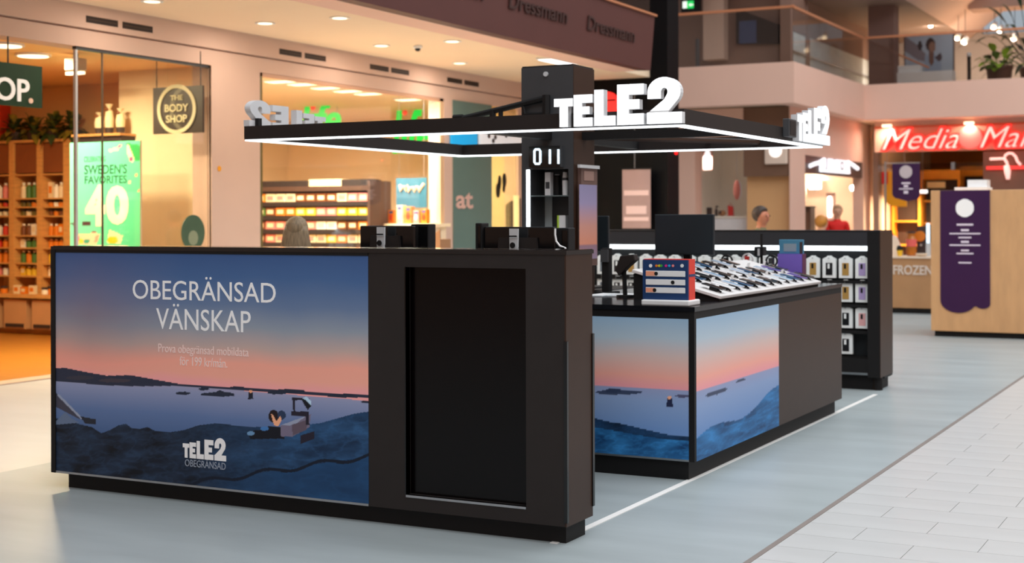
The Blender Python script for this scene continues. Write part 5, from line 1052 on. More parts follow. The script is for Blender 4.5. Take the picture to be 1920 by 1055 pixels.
# items on the sales counter
ZT = ctz
m_navy = M('navy_board', '#1b3a68', 0.45, noise=0.03, scale=6); m_orr = M('red_edge', '#e03a2a', 0.45, noise=0.03, scale=6)
yb_ = AZ(1246, 573, ZT).y
a, c = AY(1205, 490, yb_ + 0.03), AY(1290, 556, yb_ + 0.03)
pb = thing('price_display_box', 'navy and red price display box with three white cards on white base', 'display', ((a.x + c.x) / 2, yb_ + 0.1, ZT))
B().box(AY(1202, 570, yb_).x, AY(1292, 570, yb_).x, yb_, yb_ + 0.2, ZT, ZT + 0.035).build('base', m_white, pb, bevel=0.008)
z0_ = ZT + 0.035; z1_ = AY(1246, 487, yb_ + 0.03).z
B().box(a.x, c.x, yb_ + 0.03, yb_ + 0.045, z0_, z1_).build('front_board', m_navy, pb); B().box(a.x, c.x + 0.002, yb_ + 0.045, yb_ + 0.15, z0_, z1_ + 0.004).build('box_body', m_orr, pb)
B().box(c.x + 0.0022, c.x + 0.004, yb_ + 0.046, yb_ + 0.149, (z0_ + z1_) / 2 + 0.02, (z0_ + z1_) / 2 + 0.035).build('side_stripe', m_navy, pb)
for k, y_ in enumerate((505, 521, 536)):
    q0, q1 = AY(1211, y_ + 2, yb_ + 0.03), AY(1285, y_ + 14, yb_ + 0.03)
    cd = B().box(q0.x, q1.x, yb_ + 0.026, yb_ + 0.03, q1.z, q0.z).build('price_card', m_white, pb, bevel=0.003, seg=1)
    if k != 1: B().box(q0.x + 0.002, q0.x + 0.06, yb_ + 0.0248, yb_ + 0.026, q1.z + 0.004, q0.z - 0.003).build('orange_mark', M('mark_salmon', '#f2a080', 0.5), cd)
    dx_ = (0.07, 0.18, 0.06)[k]; B().cyl((q0.x + dx_, yb_ + 0.0235, (q0.z + q1.z) / 2), (q0.x + dx_, yb_ + 0.026, (q0.z + q1.z) / 2), 0.012, n=14).build('dot', m_black2, cd)
for px, h in ((1220, '#f2f2f2'), (1231, '#e87a1c'), (1236, '#d8c81c'), (1240, '#3aa83a'), (1249, '#e0208a'), (1255, '#28a8e0'), (1262, '#f08a8a'), (1279, '#e8e8e8')):
    q = AY(px, 498, yb_ + 0.03); B().cyl((q.x, yb_ + 0.027, q.z), (q.x, yb_ + 0.03, q.z), 0.008 if px not in (1220, 1279) else 0.011, n=12).build('colour_dot', M('dot' + h[1:], h, 0.5), pb)
# two flat pale grey oblongs with white tops on the counter
for k, (p0, p1, lab) in enumerate((((1116, 545), (1150, 562), 'flat pale grey oblong at the far end of the sales counter front'), ((1163, 545), (1199, 563), 'flat pale grey oblong beside the price display box'))):
    a, c = AZ(p0[0], p0[1], ZT), AZ(p1[0], p1[1], ZT)
    t = thing('desk_oblong', lab, 'desk pad', ((a.x + c.x) / 2, (a.y + c.y) / 2, ZT))
    xm = AZ((p0[0] + p1[0]) / 2, 553, ZT).x; ym_ = (a.y + c.y) / 2; B().box(xm - 0.075, xm + 0.075, ym_ - 0.2, ym_ + 0.16, ZT, ZT + 0.006).build('oblong', M('oblong_grey', '#b9bec2', 0.5), t, bevel=0.002); B().box(xm - 0.06, xm + 0.06, ym_ - 0.16, ym_ + 0.12, ZT + 0.006, ZT + 0.008).build('sheet', m_white, t)
# monitors on the counter
MB_ = 10.2
a, c = AY(1228, 402, MB_), AY(1342, 478, MB_); monitor('large plain dark monitor on the sales counter', (a.x + c.x) / 2, MB_, c.z, c.x - a.x, a.z - c.z, math.radians(176), ZT, silver=False)
st_ = thing('staff_table', 'black staff table behind the kiosk tower', 'table', (-4.85, 10.2, 0))
B().box(-5.4, -4.34, 9.86, 10.6, ZT - 0.03, ZT).build('top', m_black2, st_)
for x, y in ((-5.38, 9.88), (-4.4, 9.88), (-5.38, 10.54), (-4.4, 10.54)): B().box(x, x + 0.04, y, y + 0.04, 0, ZT - 0.03).build('leg', m_black2, st_)
a, c = AY(1050, 405, 10.1), AY(1143, 470, 10.1); monitor('dark monitor half hidden by the kiosk tower', (a.x + c.x) / 2, 10.1, c.z, c.x - a.x, a.z - c.z, math.pi, ZT, silver=False)
for px, py0, lab in ((1172, 487, 'black barcode scanner on stand at the sales counter'),):
    q = AY(px, py0, 9.05); t = thing('barcode_scanner', lab, 'scanner', (q.x, 9.05, ZT))
    B().cyl((q.x, 9.05, ZT), (q.x, 9.05, ZT + 0.015), 0.06, n=18).build('foot', m_black2, t); B().cyl((q.x, 9.05, ZT + 0.015), (q.x - 0.01, 9.05, q.z - 0.03), 0.016, n=10).build('stem', m_black2, t)
    B().prism([(-0.06, -0.05), (-0.03, -0.09), (0.03, -0.03), (0.09, 0.02), (0.08, 0.06), (-0.02, 0.05)], (q.x, 9.01, q.z - 0.02), X_, Z_, (0, -1, 0), 0.07).build('head', m_black, t, bevel=0.006)
q = AY(1137, 470, 9.5); t = thing('card_reader_pole', 'black upright card reader pole at the sales counter', 'card reader', (q.x, 9.5, ZT))
B().box(q.x - 0.03, q.x + 0.03, 9.48, 9.54, ZT + 0.012, q.z + 0.02).build('pole', m_black2, t, bevel=0.005); B().box(q.x - 0.07, q.x + 0.07, 9.44, 9.58, ZT, ZT + 0.012).build('base', m_black2, t); B().box(q.x - 0.028, q.x + 0.028, 9.455, 9.48, q.z - 0.08, q.z + 0.01).build('keypad', m_tele, t)

# sloping phone tray with phones
TX0 = -3.10; p0, p1 = AX(1352, 558, TX0), AX(1540, 523, TX0); TY0, TY1 = p0.y, p1.y; TZ0 = ZT + 0.035
TX1, TZ1 = -3.72, ZT + 0.20
tr_ = thing('phone_display_tray', 'sloping white display tray full of phones on the sales counter', 'tray', ((TX0 + TX1) / 2, (TY0 + TY1) / 2, ZT))
ln = math.hypot(TX1 - TX0, TZ1 - TZ0); sv = Vector(((TX1 - TX0) / ln, 0, (TZ1 - TZ0) / ln)); nv = Vector((sv.z, 0, -sv.x)).normalized()
if nv.z < 0: nv = -nv
def tp_(s_, y, d=0.0): return Vector((TX0, y, TZ0)) + sv * s_ + nv * d
b = B(); A_ = [tp_(0, TY0), tp_(ln, TY0), tp_(ln, TY1), tp_(0, TY1)]; Bt = [p - nv * 0.022 for p in A_]
b.add(A_ + Bt, [(3, 2, 1, 0), (4, 5, 6, 7), (0, 1, 5, 4), (1, 2, 6, 5), (2, 3, 7, 6), (3, 0, 4, 7)]).build('top_board', M('tray_top', '#e6e2e0', 0.35, noise=0.02, scale=5), tr_, bevel=0.003, seg=1)
B().prism([(TX0 - 0.02, ZT), (TX1, ZT), (TX1, TZ1 - 0.03), (TX0 - 0.02, TZ0 - 0.022)], (0, TY0 + 0.02, 0), X_, Z_, (0, -1, 0), (TY1 - TY0 - 0.04)).build('wedge_base', m_black2, tr_)
RT = Matrix(((0, 0, 0), (0, 0, 0), (0, 0, 0)))
ph_m = [M('phone_black', '#16181c', 0.15), M('phone_silver', '#c9ccd2', 0.25, metal=0.4), M('phone_blue', '#2f5a80', 0.2, metal=0.3), M('phone_white', '#f0f0f2', 0.25), M('phone_violet', '#6a5aa8', 0.25)]
ph_n = ['black', 'silver', 'blue', 'white', 'violet']; proto_ph = {}
rotm = Matrix((sv, Vector(Y_), nv)).transposed()     # local x up the slope, y along the tray, z off the board
if rotm.determinant() < 0: rotm = Matrix((sv, Vector((0, -1, 0)), nv)).transposed()
eul = rotm.to_euler()
def phone(ci):
    t = thing('display_phone', 'x', 'phone', (0, 0, 0)); mt = ph_m[ci]
    B().box(-0.076, 0.076, -0.037, 0.037, 0.022, 0.031).build('body', mt, t, local=True, bevel=0.004)
    B().box(-0.07, 0.07, -0.033, 0.033, 0.031, 0.0318).build('screen', M('phone_screen%d' % ci, ['#0d1116', '#8fb4d4', '#1d3448', '#dfe6ea', '#3a2f6a'][ci], 0.08, emit=0.12), t, local=True)
    cr = B().box(-0.035, 0.02, -0.028, 0.028, 0.0, 0.022).build('security_block', m_black2, t, local=True, bevel=0.004); B().cyl((-0.06, 0, 0.004), (-0.035, 0, 0.012), 0.006, n=8).build('tether', m_black2, cr, local=True)
    return t
rown = ['front', 'middle', 'rear']
for r in range(3):
    for k in range(12):
        y = TY0 + 0.14 + (TY1 - TY0 - 0.28) * k / 11; s_ = 0.11 + r * 0.215
        if r == 2 and k >= 9: continue
        ci = [0, 3, 1, 2, 0, 1][(k + 2 * r) % 6] if k < 10 else [4, 0][k - 10]
        loc = tp_(s_, y, 0.0005)
        if ci not in proto_ph: o = proto_ph[ci] = phone(ci); o.location = loc; o.rotation_euler = eul
        else: o = dup(proto_ph[ci], loc, eul)
        o['label'] = '%s phone, %s from price box end, %s row of the sloping white tray' % (ph_n[ci], ORD[k], rown[r]); o['group'] = 'phones on the sloping white tray'
# price tags between phones
tg = None
for k in range(11):
    y = TY0 + 0.2 + (TY1 - TY0 - 0.4) * k / 10; loc = tp_(0.215 if k % 2 else 0.43, y, 0.0005)
    if tg is None:
        tg = o = thing('price_tag', 'white price tag, first from price box end, between the tray phones', 'price tag', loc, group='price tags on the phone tray'); o.rotation_euler = eul
        B().box(-0.02, 0.0, -0.025, 0.025, 0, 0.004).build('foot', m_steel, o, local=True); B().box(-0.004, 0.0, -0.028, 0.028, 0.004, 0.05).build('card', m_white, o, local=True)
    else: dup(tg, loc, eul, 'white price tag, %s from price box end, between the tray phones' % ORD[k])
# watches on stands
for k, (px, py) in enumerate(((1363, 489), (1402, 486), (1447, 500))):
    q = AX(px, py, -3.86) if k < 2 else AY(px, py, 11.3); zz = ZT + 0.2 if k < 2 else ZT + 0.12
    t = thing('smart_watch', ['smart watch on white stand at the near rear edge of the tray', 'smart watch with red screen on white stand behind the tray', 'dark smart watch on stand beside the purple leaflet holder'][k], 'watch', (-3.86 if k < 2 else q.x, q.y, ZT))
    x, y = t.location.x, t.location.y
    B().lathe((x, y, ZT), [(0.05, 0), (0.05, 0.01), (0.02, 0.02), (0.018, 0.14)], 16).build('stand', m_white, t); ring(B(), x, y + 0.012, ZT + 0.19, 0.04, 0.05, 0.024, 24).build('strap', m_black2 if k != 1 else m_white, t)
    B().box(x - 0.02, x + 0.02, y - 0.03, y - 0.012, ZT + 0.165, ZT + 0.215).build('face', m_rd if k == 1 else m_gloss, t, bevel=0.004)
# purple leaflet holder
HYL = 11.55; a, c = AY(1458, 449, HYL), AY(1504, 505, HYL)
t = thing('leaflet_holder', 'purple leaflet holder with blue grey screen panel beside the phone tray', 'holder', ((a.x + c.x) / 2, HYL, ZT))
zm = AY(1480, 476, HYL).z
B().box(a.x, c.x, HYL, HYL + 0.1, ZT, zm).build('purple_box', M('holder_purple', '#7a62c4', 0.45, noise=0.03, scale=4), t); B().box(c.x, c.x + 0.004, HYL + 0.0, HYL + 0.1, ZT, zm).build('side_plate', M('holder_plum', '#5a1a48', 0.45), t)
up_ = B().box(a.x, c.x, HYL + 0.04, HYL + 0.06, zm, a.z).build('upper_panel', M('holder_teal', '#4a86a4', 0.35, noise=0.05, scale=4), t, bevel=0.004); B().box(a.x + 0.04, c.x - 0.06, HYL + 0.036, HYL + 0.04, zm + 0.02, zm + 0.085).build('print_panel', M('holder_print', '#8a9aa4', 0.4), up_); B().box(c.x - 0.03, c.x - 0.008, HYL + 0.034, HYL + 0.04, zm, a.z - 0.02).build('edge_clip', m_dk, up_)
q = AY(1428, 470, 11.65); t = thing('mini_camera', 'small black camera on slim pole above the phone tray', 'camera', (-3.9, 11.65, ZT)); x = AY(1428, 470, 11.65).x
t.location.x = x; B().cyl((x, 11.65, ZT + .0), (x, 11.65, AY(1428, 438, 11.65).z), 0.012, n=8).build('pole', m_black2, t); B().box(x - 0.05, x + 0.03, 11.60, 11.70, q.z - 0.04, q.z + 0.035).build('housing', m_black2, t, bevel=0.006); B().box(x - 0.018, x + 0.0, 11.595, 11.60, q.z - 0.04, q.z + 0.02).build('lens_strip', m_silver, t)
B().cyl((x, 11.65, ZT), (x, 11.65, ZT + 0.01), 0.06, n=16).build('base', m_black2, t)

# ---- accessory wall (gondola at the back of the kiosk)
GY = 13.28; GXR = AY(1650, 600, GY).x; GXL = -6.46; gtop = AY(1650, 432, GY).z; GYB = AX(1673, 600, GXR).y
aw = thing('accessory_wall', 'long black back wall rack with lit white phone case packages', 'display rack', ((GXL + GXR) / 2, GY + 0.2, 0))
def az_(py): return AY(1600, py, GY).z
B().box(GXL, GXR, GY + 0.18, GYB, 0.1, gtop - 0.01).build('back_panel', M('rack_back', '#1a2024', 0.6, noise=0.05, scale=5), aw)
B().box(GXL, GXR - 0.03, GY, GY + 0.18, az_(461), gtop - 0.01).build('header', M('rack_header', '#2a2b30', 0.5, noise=0.04, scale=5), aw)
B().box(GXL, GXR, GY - 0.004, GYB, gtop - 0.01, gtop).build('top', m_black2, aw)
B().box(GXR - 0.115, GXR - 0.002, GY - 0.003, GY + 0.18, 0.12, gtop - 0.01).build('end_post', m_black2, aw)
B().box(GXL, GXL + 0.05, GY, GY + 0.2, 0.12, gtop - 0.01).build('end_post', m_black2, aw)
B().box(GXR - 0.002, GXR + 0.004, GY, GYB, 0.12, gtop - 0.004).build('end_panel', m_brownblk, aw)
B().box(GXL, GXR - 0.115, GY + 0.005, GY + 0.18, 0.13, az_(672)).build('lower_panel', m_black2, aw)
B().box(GXL, GXR - 0.115, GY - 0.004, GY + 0.02, 0.14, 0.16).build('metal_trim', m_steel, aw)
B().box(GXL + 0.05, GXR - 0.03, GY + 0.06, GYB - 0.05, 0, 0.12).build('plinth', m_black2, aw)
B().cyl((GXR - 0.04, GY + 0.08, 0), (GXR - 0.04, GY + 0.08, 0.13), 0.045, n=14).build('foot', m_black2, aw)
B().box(GXL + 0.06, GXR - 0.12, GY + 0.01, GY + 0.06, az_(470), az_(461)).build('light_bar', M('light_bar', '#f0f8fb', 0.4, emit=2.2), aw)
rowpx = [(480, 522), (527, 567), (574, 616), (624, 665)]
xk1 = GXR - 0.14; pitch = (AY(1600, 500, GY).x - AY(1569, 500, GY).x)
for y0, y1 in rowpx: B().box(GXL + 0.05, GXR - 0.115, GY + 0.05, GY + 0.18, az_(y1 + 4) - 0.006, az_(y1 + 4)).box(GXL + 0.05, GXR - 0.115, GY + 0.045, GY + 0.052, az_(y1 + 4) - 0.03, az_(y1 + 4)).build('shelf', m_black2, aw)
PKC = {'gold': '#b8904e', 'black': '#15161a', 'grey': '#7c858e', 'pink': '#e8b0b0', 'lilac': '#b4a0d0'}
pk_proto = {}
m_card = M('package_card', '#f4f7f6', 0.4, noise=0.015, scale=8)
def package(nm):
    t = thing('phone_case_package', 'x', 'package', (0, 0, 0)); w2, h = pitch * 0.41, az_(480) - az_(522)
    cd = B().prism([(-w2, 0), (w2, 0), (w2, h * 0.86), (w2 * 0.45, h * 0.94), (w2 * 0.25, h), (-w2 * 0.25, h), (-w2 * 0.45, h * 0.94), (-w2, h * 0.86)], (0, -0.02, 0), X_, Z_, (0, -1, 0), 0.035).build('card', m_card, t, local=True)
    B().box(-w2 * 0.5, w2 * 0.5, -0.024, -0.02, h * 0.12, h * 0.68).build('phone_case', M('case_' + nm, PKC[nm], 0.35, noise=0.06, scale=12), t, local=True, bevel=0.0015, seg=1)
    B().cyl((0, -0.06, h * 0.9), (0, 0.05, h * 0.9), 0.004, n=6).build('hook', m_steel, t, local=True)
    B().box(-w2 * 0.22, w2 * 0.1, -0.0255, -0.024, h * 0.42, h * 0.64).build('camera_window', m_black2 if nm != 'black' else m_card, t, local=True)
    return t
ncol = int((GXR - 0.12 - GXL - 0.08) / pitch); gg = random.Random(12)
spec = {0: {0: 'lilac', 1: 'gold', 2: 'black', 3: 'gold', 4: 'gold'}, 1: {0: 'lilac', 1: 'gold', 2: 'black', 3: 'grey'}, 2: {0: 'pink', 1: 'black', 2: 'black'}, 3: {1: 'black', 2: 'grey'}}
for r, (y0, y1) in enumerate(rowpx):
    for k in range(ncol):
        x = GXR - 0.115 - pitch * (k + 0.42); px, _ = PX(np.array([x, GY, 1.2]))
        if r >= 2 and k > 2: continue
        if r == 1 and k > 3 and not (1105 < px < 1215): continue
        if r == 3 and k not in (1, 2): continue
        if px < 1105: continue
        nm = spec[r].get(k) or gg.choice(['black', 'grey', 'grey', 'gold', 'black'])
        loc = (x, GY + 0.085, az_(y1))
        if nm not in pk_proto: o = pk_proto[nm] = package(nm); o.location = loc
        else: o = dup(pk_proto[nm], loc)
        o['label'] = 'white card package with %s phone case, %s from end post, %s rack row' % (nm, ORD[k], ('top', 'second', 'third', 'bottom')[r]); o['group'] = 'phone case packages on the accessory wall'

# ---- kiosk tower with number display
TY = 9.4; tx0, tx1 = AY(978, 300, TY).x, AY(1075, 300, TY).x; tz1 = AY(1075, 122, TY).z; tyb = AX(1114, 300, tx1).y
tw = thing('kiosk_tower', 'tall charcoal kiosk tower with glowing 011 display and lit niche', 'tower', ((tx0 + tx1) / 2, (TY + tyb) / 2, 0))
def tpx(px, py): return AY(px, py, TY)
nx0, nx1, nz1, nz0 = tpx(994, 400).x, tpx(1066, 400).x, tpx(1030, 317).z, 1.02
for q in ((tx0, tx1, TY, tyb, nz1, tz1), (tx0, tx1, TY, tyb, 0, nz0), (tx0, nx0, TY, tyb, nz0, nz1), (nx1, tx1, TY, tyb, nz0, nz1), (nx0, nx1, TY + 0.25, tyb, nz0, nz1)): B().box(*q).build('casing', m_tele, tw)
B().box(tx0 + 0.005, tx1 - 0.005, TY + 0.005, tyb - 0.005, tz1, tz1 + 0.01).build('cap', m_black2, tw)
B().box(tx1, tx1 + 0.003, TY + 0.002, tyb - 0.002, 0, tz1 - 0.003).build('side_panel', m_brownblk, tw)
c = tpx(1024, 139); B().cyl((c.x, TY - 0.012, c.z), (c.x, TY, c.z), 0.018, n=16).build('bolt', m_silver, tw)
a, c = tpx(995, 275), tpx(1054, 313); nd = B().box(a.x, c.x, TY - 0.03, TY, c.z, a.z).build('number_display', m_gloss, tw)
B().box(c.x, c.x + 0.012, TY - 0.035, TY, c.z, a.z).build('display_edge', m_tele, nd)
m_dig = M('digit_glow', '#eaf8ff', 0.4, emit=1.6, ecol='#d8f2ff')
def seg(pts): return B().tube([AY(x, y, TY - 0.034) for x, y in pts], 0.0085, 8)
seg([(1002, 283), (1004, 280), (1011, 280), (1013, 283), (1013, 304), (1011, 307), (1004, 307), (1002, 304), (1002, 282)]).build('digit', m_dig, nd); seg([(1031, 280), (1031, 307)]).build('digit', m_dig, nd); seg([(1047, 280), (1047, 307)]).build('digit', m_dig, nd)
a = tpx(988, 318), tpx(994, 318); B().box(a[0].x, a[1].x, TY - 0.012, TY, 1.02, tpx(990, 318).z).build('light_strip', m_led, tw)
zsh = tpx(1030, 366).z; B().box(nx0, nx1, TY + 0.01, TY + 0.25, zsh - 0.008, zsh).build('glass_shelf', M('shelf_glass', '#5c6a6c', 0.1), tw)
B().box(nx0, nx0 + 0.06, TY + 0.245, TY + 0.2505, nz0 + 0.02, nz1 - 0.02).build('back_strip', M('niche_panel', '#c8d4d6', 0.4), tw)
ap = B().box(tx1 + 0.003, tx1 + 0.03, AX(1083, 400, tx1).y, tyb - 0.01, 1.25, AX(1098, 311, tx1).z).build('advert_frame', M('advert_brown', '#6a5048', 0.5), tw)
def paint_tw(u, v, px, py): return ramp(v, [(0, '#8a7a90'), (0.18, '#8c6c78'), (0.2, '#c8846c'), (0.45, '#b88478'), (0.75, '#8a80a0'), (1, '#7d7896')]) * K
y0_ = AX(1084, 400, tx1 + 0.031).y; z1_ = AX(1098, 346, tx1 + 0.031).z
print_grid('advert_print', SIDE, (tx1 + 0.031, y0_ + 0.02, 1.3), tyb - 0.02 - y0_ - 0.02, z1_ - 1.3, 14, 40, paint_tw, ap, printed('sunset_print'))
B().box(tx1 + 0.03, tx1 + 0.034, y0_ + 0.1, tyb - 0.08, z1_ + 0.03, z1_ + 0.10).build('advert_badge', M('badge_rose', '#9a7a70', 0.4), ap); B().box(tx1 + 0.03, tx1 + 0.05, y0_ - 0.005, tyb - 0.01, AX(1098, 316, tx1).z, AX(1098, 310, tx1).z).build('advert_top_edge', m_silver, ap)
# niche goods
def niche(name, label, cat, px, pyb, parts, dy=0.1):
    x = AY(px, pyb, TY + dy).x; z = zsh if pyb < 370 else nz0; t = thing(name, label, cat, (x, TY + dy, z))
    for nm, fn, mt in parts: fn(B(), x, TY + dy, z).build(nm, mt, t)
niche('white_headset_box', 'white boxed gadget on upper shelf of the tower niche beside its middle', 'box', 1029, 365, [('carton', lambda b, x, y, z: b.box(x - 0.022, x + 0.022, y - 0.02, y + 0.03, z, z + 0.17), m_white), ('window', lambda b, x, y, z: b.box(x - 0.016, x + 0.016, y - 0.022, y - 0.02, z + 0.05, z + 0.10), m_tele)])
niche('white_gadget', 'slim white gadget on upper shelf at open side of the tower niche', 'gadget', 1060, 365, [('body', lambda b, x, y, z: b.lathe((x, y, z), [(0.02, 0), (0.022, 0.1), (0.016, 0.17)], 14), m_white), ('band', lambda b, x, y, z: b.lathe((x, y, z + 0.11), [(0.0225, 0), (0.021, 0.02)], 14), m_tele)])
niche('black_speaker', 'black upright speaker on upper shelf of the tower niche', 'speaker', 1045, 365, [('body', lambda b, x, y, z: b.lathe((x, y, z), [(0.024, 0), (0.026, 0.01), (0.026, 0.14), (0.02, 0.15)], 14), m_black2), ('ring', lambda b, x, y, z: b.lathe((x, y, z + 0.15), [(0.02, 0), (0.018, 0.006)], 14), m_silver)], 0.14)
niche('grey_watch_stand', 'dark watch on stand in the lower tower niche', 'watch', 1027, 440, [('stand', lambda b, x, y, z: b.lathe((x, y, z), [(0.035, 0), (0.012, 0.02), (0.012, 0.42)], 12), m_black2), ('face', lambda b, x, y, z: b.cyl((x, y - 0.03, z + 0.46), (x, y - 0.012, z + 0.46), 0.028, n=16), m_silver), ('strap', lambda b, x, y, z: ring(b, x, y + 0.01, z + 0.45, 0.03, 0.042, 0.02, 20), m_gloss)])
niche('lime_white_carton', 'white carton with lime edge in the lower tower niche', 'box', 1055, 440, [('carton', lambda b, x, y, z: b.box(x - 0.032, x + 0.032, y - 0.02, y + 0.04, z, z + 0.60), m_white), ('edge', lambda b, x, y, z: b.box(x - 0.034, x - 0.02, y - 0.022, y - 0.02, z, z + 0.60), M('lime', '#b4d840', 0.5))])

# ---- canopy with LED edges
Np = AX(1283, 235, -3.05); cz = Np.z; ch = 0.10
x0c, x1c, y0c, y1c = -6.33, -3.05, 8.06, 11.12; bt = 0.075
cn_ = thing('canopy_frame', 'black square canopy frame with white light strips carried by the tower', 'canopy', ((x0c + x1c) / 2, (y0c + y1c) / 2, cz))
for q in ((x0c, x1c, y0c, y0c + bt), (x0c, x1c, y1c - bt, y1c), (x0c, x0c + bt, y0c + bt, y1c - bt), (x1c - bt, x1c, y0c + bt, y1c - bt)):
    bm_ = B().box(*q, cz + 0.006, cz + ch).build('beam', m_black, cn_)
    B().box(q[0] + 0.004, q[1] - 0.004, q[2] + 0.004, q[3] - 0.004, cz - 0.004, cz + 0.006).build('light_strip', m_led, bm_)
ymid = (TY + tyb) / 2; xmid = (tx0 + tx1) / 2
for q in ((tx1, x1c - bt, ymid - 0.04, ymid + 0.04), (xmid - 0.04, xmid + 0.04, y0c + bt, TY), (xmid - 0.04, xmid + 0.04, tyb, y1c - bt)): B().box(*q, cz + 0.02, cz + 0.08).build('cross_arm', m_black2, cn_)
# raking braces in front of the tower
YBR = TY - 0.03
def br(L, r=0.014, nm='brace'): return B().tube([AY(x, y, YBR) for x, y in L], r, 6).build(nm, m_black2, cn_)
q0, q1 = AY(1026, 182, YBR), AY(868, 221, YBR)
br([(868, 222), (950, 202), (1026, 183)], 0.022); br([(1024, 178), (1024, 216)], 0.03); br([(980, 214), (1026, 213)], 0.012); br([(924, 206), (924, 226)], 0.025); br([(939, 203), (939, 226)], 0.018); br([(850, 220), (868, 219)], 0.02)
br([(980, 196), (984, 214)], 0.014)
B().tube([(tx1, ymid + 0.1, cz + 0.05), (x1c - 0.5, y1c - bt, cz + 0.05)], 0.022, 6).build('brace', m_brownblk, cn_); B().tube([(tx1, ymid + 0.1, cz + 0.07), (x1c - 0.9, y1c - bt, cz + 0.07)], 0.016, 6).build('brace', m_black2, cn_)
# lit names on three sides
a, c = AY(1042, 243, y0c - 0.03), AY(1281, 236, y0c - 0.03); zb = cz + 0.012
def name_sign(label, o, axes, W_, H_, mat, bar):
    t = thing('kiosk_name_sign', label, 'sign', o, group='lit kiosk names on the canopy')
    logo(t, o, axes, W_, H_, 0.05, m_grey_letter, lit=mat if mat is m_sign else None)
    return t
name_sign('large white glowing TELE2 sign on front beam of the canopy', (a.x, y0c - 0.0, zb), FRONT, c.x - a.x, AY(1240, 145, y0c - .03).z - zb, m_sign, None)
yA, yB_ = AX(1521, 240, x1c).y, AX(1582, 240, x1c).y - 0.1
name_sign('white glowing TELE2 sign at far end of the canopy side beam', (x1c, y1c - (yB_ - yA), zb), SIDE, yB_ - yA, AX(1560, 205, x1c).z - zb, m_sign, None)
zL = cz + ch
tL = name_sign('unlit grey backs of TELE2 letters on canopy beam facing the health shop', (x0c + 0.03, y0c + 0.95, zL - 0.002), ((0, -1, 0), Z_, (-1, 0, 0)), 0.93, AX(470, 187, x0c).z - zL + 0.002, m_grey_letter, None)
c = AX(475, 232, x0c); B().box(x0c + 0.03, x0c + 0.06, c.y - 0.02, c.y + 0.02, zL - 0.002, zL + 0.06).build('bracket', m_black2, tL)
bx_ = Vector((x1c, y1c - (yB_ - yA) - 0.13, 0)); t = thing('junction_box', 'small grey junction box on canopy beam beside the far sign', 'box', (x1c, bx_.y, cz + 0.03)); B().box(x1c, x1c + 0.05, bx_.y - 0.08, bx_.y + 0.1, cz + 0.03, cz + 0.16).build('box', m_tele, t, bevel=0.005); B().box(x1c + 0.05, x1c + 0.053, bx_.y - 0.06, bx_.y + 0.08, cz + 0.045, cz + 0.145).build('lid', m_black, t)

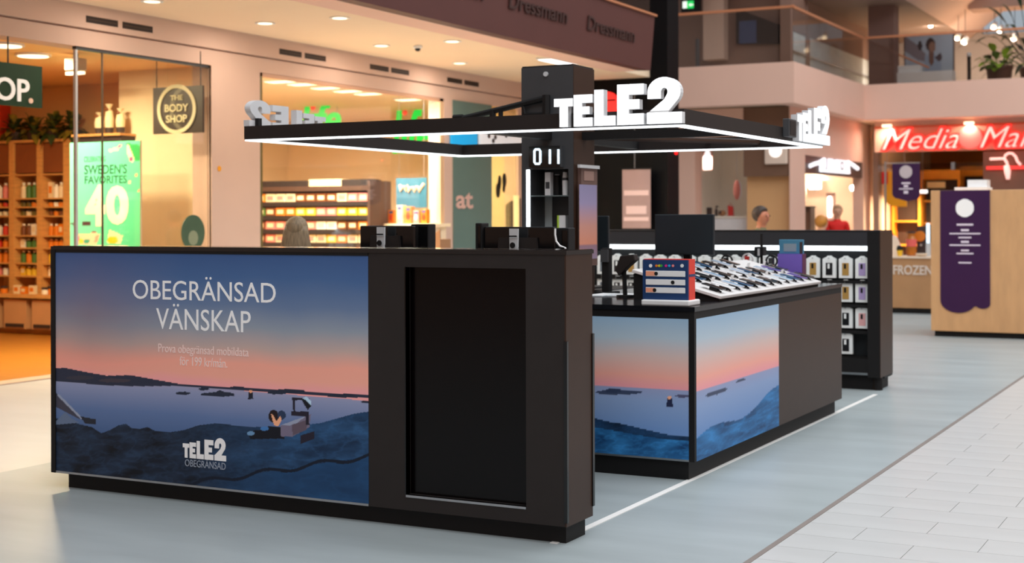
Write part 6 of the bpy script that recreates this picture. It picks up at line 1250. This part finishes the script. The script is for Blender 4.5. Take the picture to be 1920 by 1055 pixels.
# ================================================================= PEOPLE
def person(name, label, loc, rz, H, top, trouser, skin, hair, long_hair=False, extra=None):
    t = thing(name, label, 'person', loc, rz)
    V = []; E_ = []; R = []
    def add(p, r, par=None):
        V.append(tuple(c * H for c in p)); R.append((r * H, r * H) if not isinstance(r, tuple) else (r[0] * H, r[1] * H)); i = len(V) - 1
        if par is not None: E_.append((par, i))
        return i
    pel = add((0, 0, .53), (.085, .062)); wa = add((0, 0, .62), (.075, .055), pel); ch_ = add((0, .005, .73), (.09, .06), wa); nb = add((0, .008, .815), (.06, .045), ch_); nk_ = add((0, .004, .855), .031, nb)
    jaw = add((0, -.008, .885), (.038, .045), nk_); hd_ = add((0, -.003, .925), (.05, .058), jaw); cr = add((0, .002, .965), (.045, .05), hd_)
    ns = add((0, -.068, .918), .007, hd_)
    for s in (-1, 1): add((s * .054, .0, .92), .009, hd_)
    for s in (-1, 1):
        sh_ = add((s * .1, .008, .80), .04, ch_); el = add((s * .125, .02, .64), .027, sh_); wr = add((s * .13, -.03, .505), .018, el); pm_ = add((s * .13, -.045, .468), (.014, .02), wr)
        for f, (dy, L) in enumerate(((-.018, .035), (-.007, .045), (.004, .042), (.014, .034))): k1 = add((s * .131, -.045 + dy, .468 - .02 - L * .4), .0052, pm_); add((s * .127, -.05 + dy, .468 - .02 - L), .0045, k1)
        k1 = add((s * .118, -.068, .475), .0058, pm_); add((s * .114, -.08, .455), .005, k1)
        hp = add((s * .048, 0, .49), .06, pel); kn = add((s * .053, -.008, .28), .038, hp); an = add((s * .055, .012, .05), .024, kn); add((s * .062, -.075, .02), (.022, .018), an)
    me = bpy.data.meshes.new('body'); me.from_pydata(V, E_, []); o = bpy.data.objects.new('body_tmp', me); COL.objects.link(o)
    m_ = o.modifiers.new('s', 'SKIN'); 
    for i, sv_ in enumerate(me.skin_vertices[0].data): sv_.radius = R[i]; sv_.use_root = (i == 0)
    m2 = o.modifiers.new('d', 'SUBSURF'); m2.levels = 2; m2.render_levels = 2
    dg = bpy.context.evaluated_depsgraph_get(); dg.update(); nm = bpy.data.meshes.new_from_object(o.evaluated_get(dg)); bpy.data.objects.remove(o)
    nm.name = 'body'; nm.materials.clear()
    for mt in (skin, top, trouser, m_dk): nm.materials.append(mt)
    for p in nm.polygons:
        c_ = p.center / H; ax = abs(c_.x)
        p.material_index = 0 if c_.z > .838 or (ax > .1 and c_.z < .515) else (1 if c_.z > .53 or ax > .1 else (2 if c_.z > .05 else 3))
        p.use_smooth = True
    bo = bpy.data.objects.new('body', nm); COL.objects.link(bo); bo.parent = t
    b = B()
    def hf(p):
        x, y, z = p
        if y < -0.35 and z < 0.45: y = max(y, -0.55); 
        return (x, y, z)
    b.sphere((0, .012 * H, .942 * H), .061 * H, .066 * H, .064 * H, 18, 12, hf)
    ho = b.build('hair', hair, t, local=True, smooth=True)
    if long_hair:
        P = [(.058, .0), (.066, -.03), (.074, -.07), (.080, -.11), (.074, -.16), (.05, -.185)]
        B().lathe((0, .032 * H, .955 * H), [(r * H, z * H) for r, z in P], 20, 1.0, 0.62).build('hair_length', hair, ho, local=True, smooth=True)
    for s in (-1, 1): B().sphere((s * .02 * H, -.0585 * H, .927 * H), .0055 * H, n=8, m=6).build('eye', m_black2, t, local=True)
    B().sphere((0, -.056 * H, .893 * H), .014 * H, .006 * H, .004 * H, 10, 6).build('mouth', M('lip', '#a8584c', 0.5), t, local=True)
    if extra: extra(t, H)
    return t
sk1 = M('skin_light', '#d8a080', 0.5, noise=0.03, scale=12); sk2 = M('skin_ruddy', '#c07858', 0.5, noise=0.03, scale=12)
def scarf(t, H): B().lathe((0, .01 * H, .815 * H), [(.075 * H, 0), (.082 * H, .012 * H), (.07 * H, .03 * H), (.05 * H, .035 * H)], 18, 1, 0.8).build('scarf', M('scarf_teal_red', '#d84a5c', 0.7, noise=0.3, scale=10), t, local=True, smooth=True)
pz = ray(557, 409); dpt = 12.0 / math.cos(math.atan(0)); q = CAMP + pz * 12.0
person('person', 'woman with long grey brown hair and red scarf seen from behind', (q.x, q.y, 0), math.radians(205), 1.615, M('coat_teal', '#3f6f68', 0.8, noise=0.1, scale=8), M('trouser_dark', '#2a2a30', 0.8), sk1, M('hair_greybrown', '#8a7458', 0.6, noise=0.35, scale=14, stretch=(6, 6, 0.6)), True, scarf)
q = CAMP + ray(1428, 409) * 19.0
person('person', 'man with short dark hair in olive jacket walking past the orange wall', (q.x, q.y, 0), math.radians(75), 1.75, M('jacket_olive', '#7a7250', 0.8, noise=0.1, scale=8), MATS['trouser_dark'], sk2, M('hair_dark', '#3a2a20', 0.6, noise=0.2, scale=14))
q = CAMP + ray(1541, 409) * 23.0
person('person', 'ginger haired person with white collar standing before the optician', (q.x, q.y, 0), math.radians(160), 1.63, M('shirt_white', '#dcd8e0', 0.8), MATS['trouser_dark'], sk1, M('hair_ginger', '#b87828', 0.6, noise=0.25, scale=14))
q = CAMP + ray(1570, 409) * 30.2
person('person', 'person in bright red top standing in the optician doorway', (q.x, q.y, 0), math.radians(20), 1.86, M('top_red', '#e01c14', 0.7, noise=0.06, scale=8), MATS['trouser_dark'], sk1, M('hair_sand', '#b08a68', 0.6, noise=0.2, scale=14))
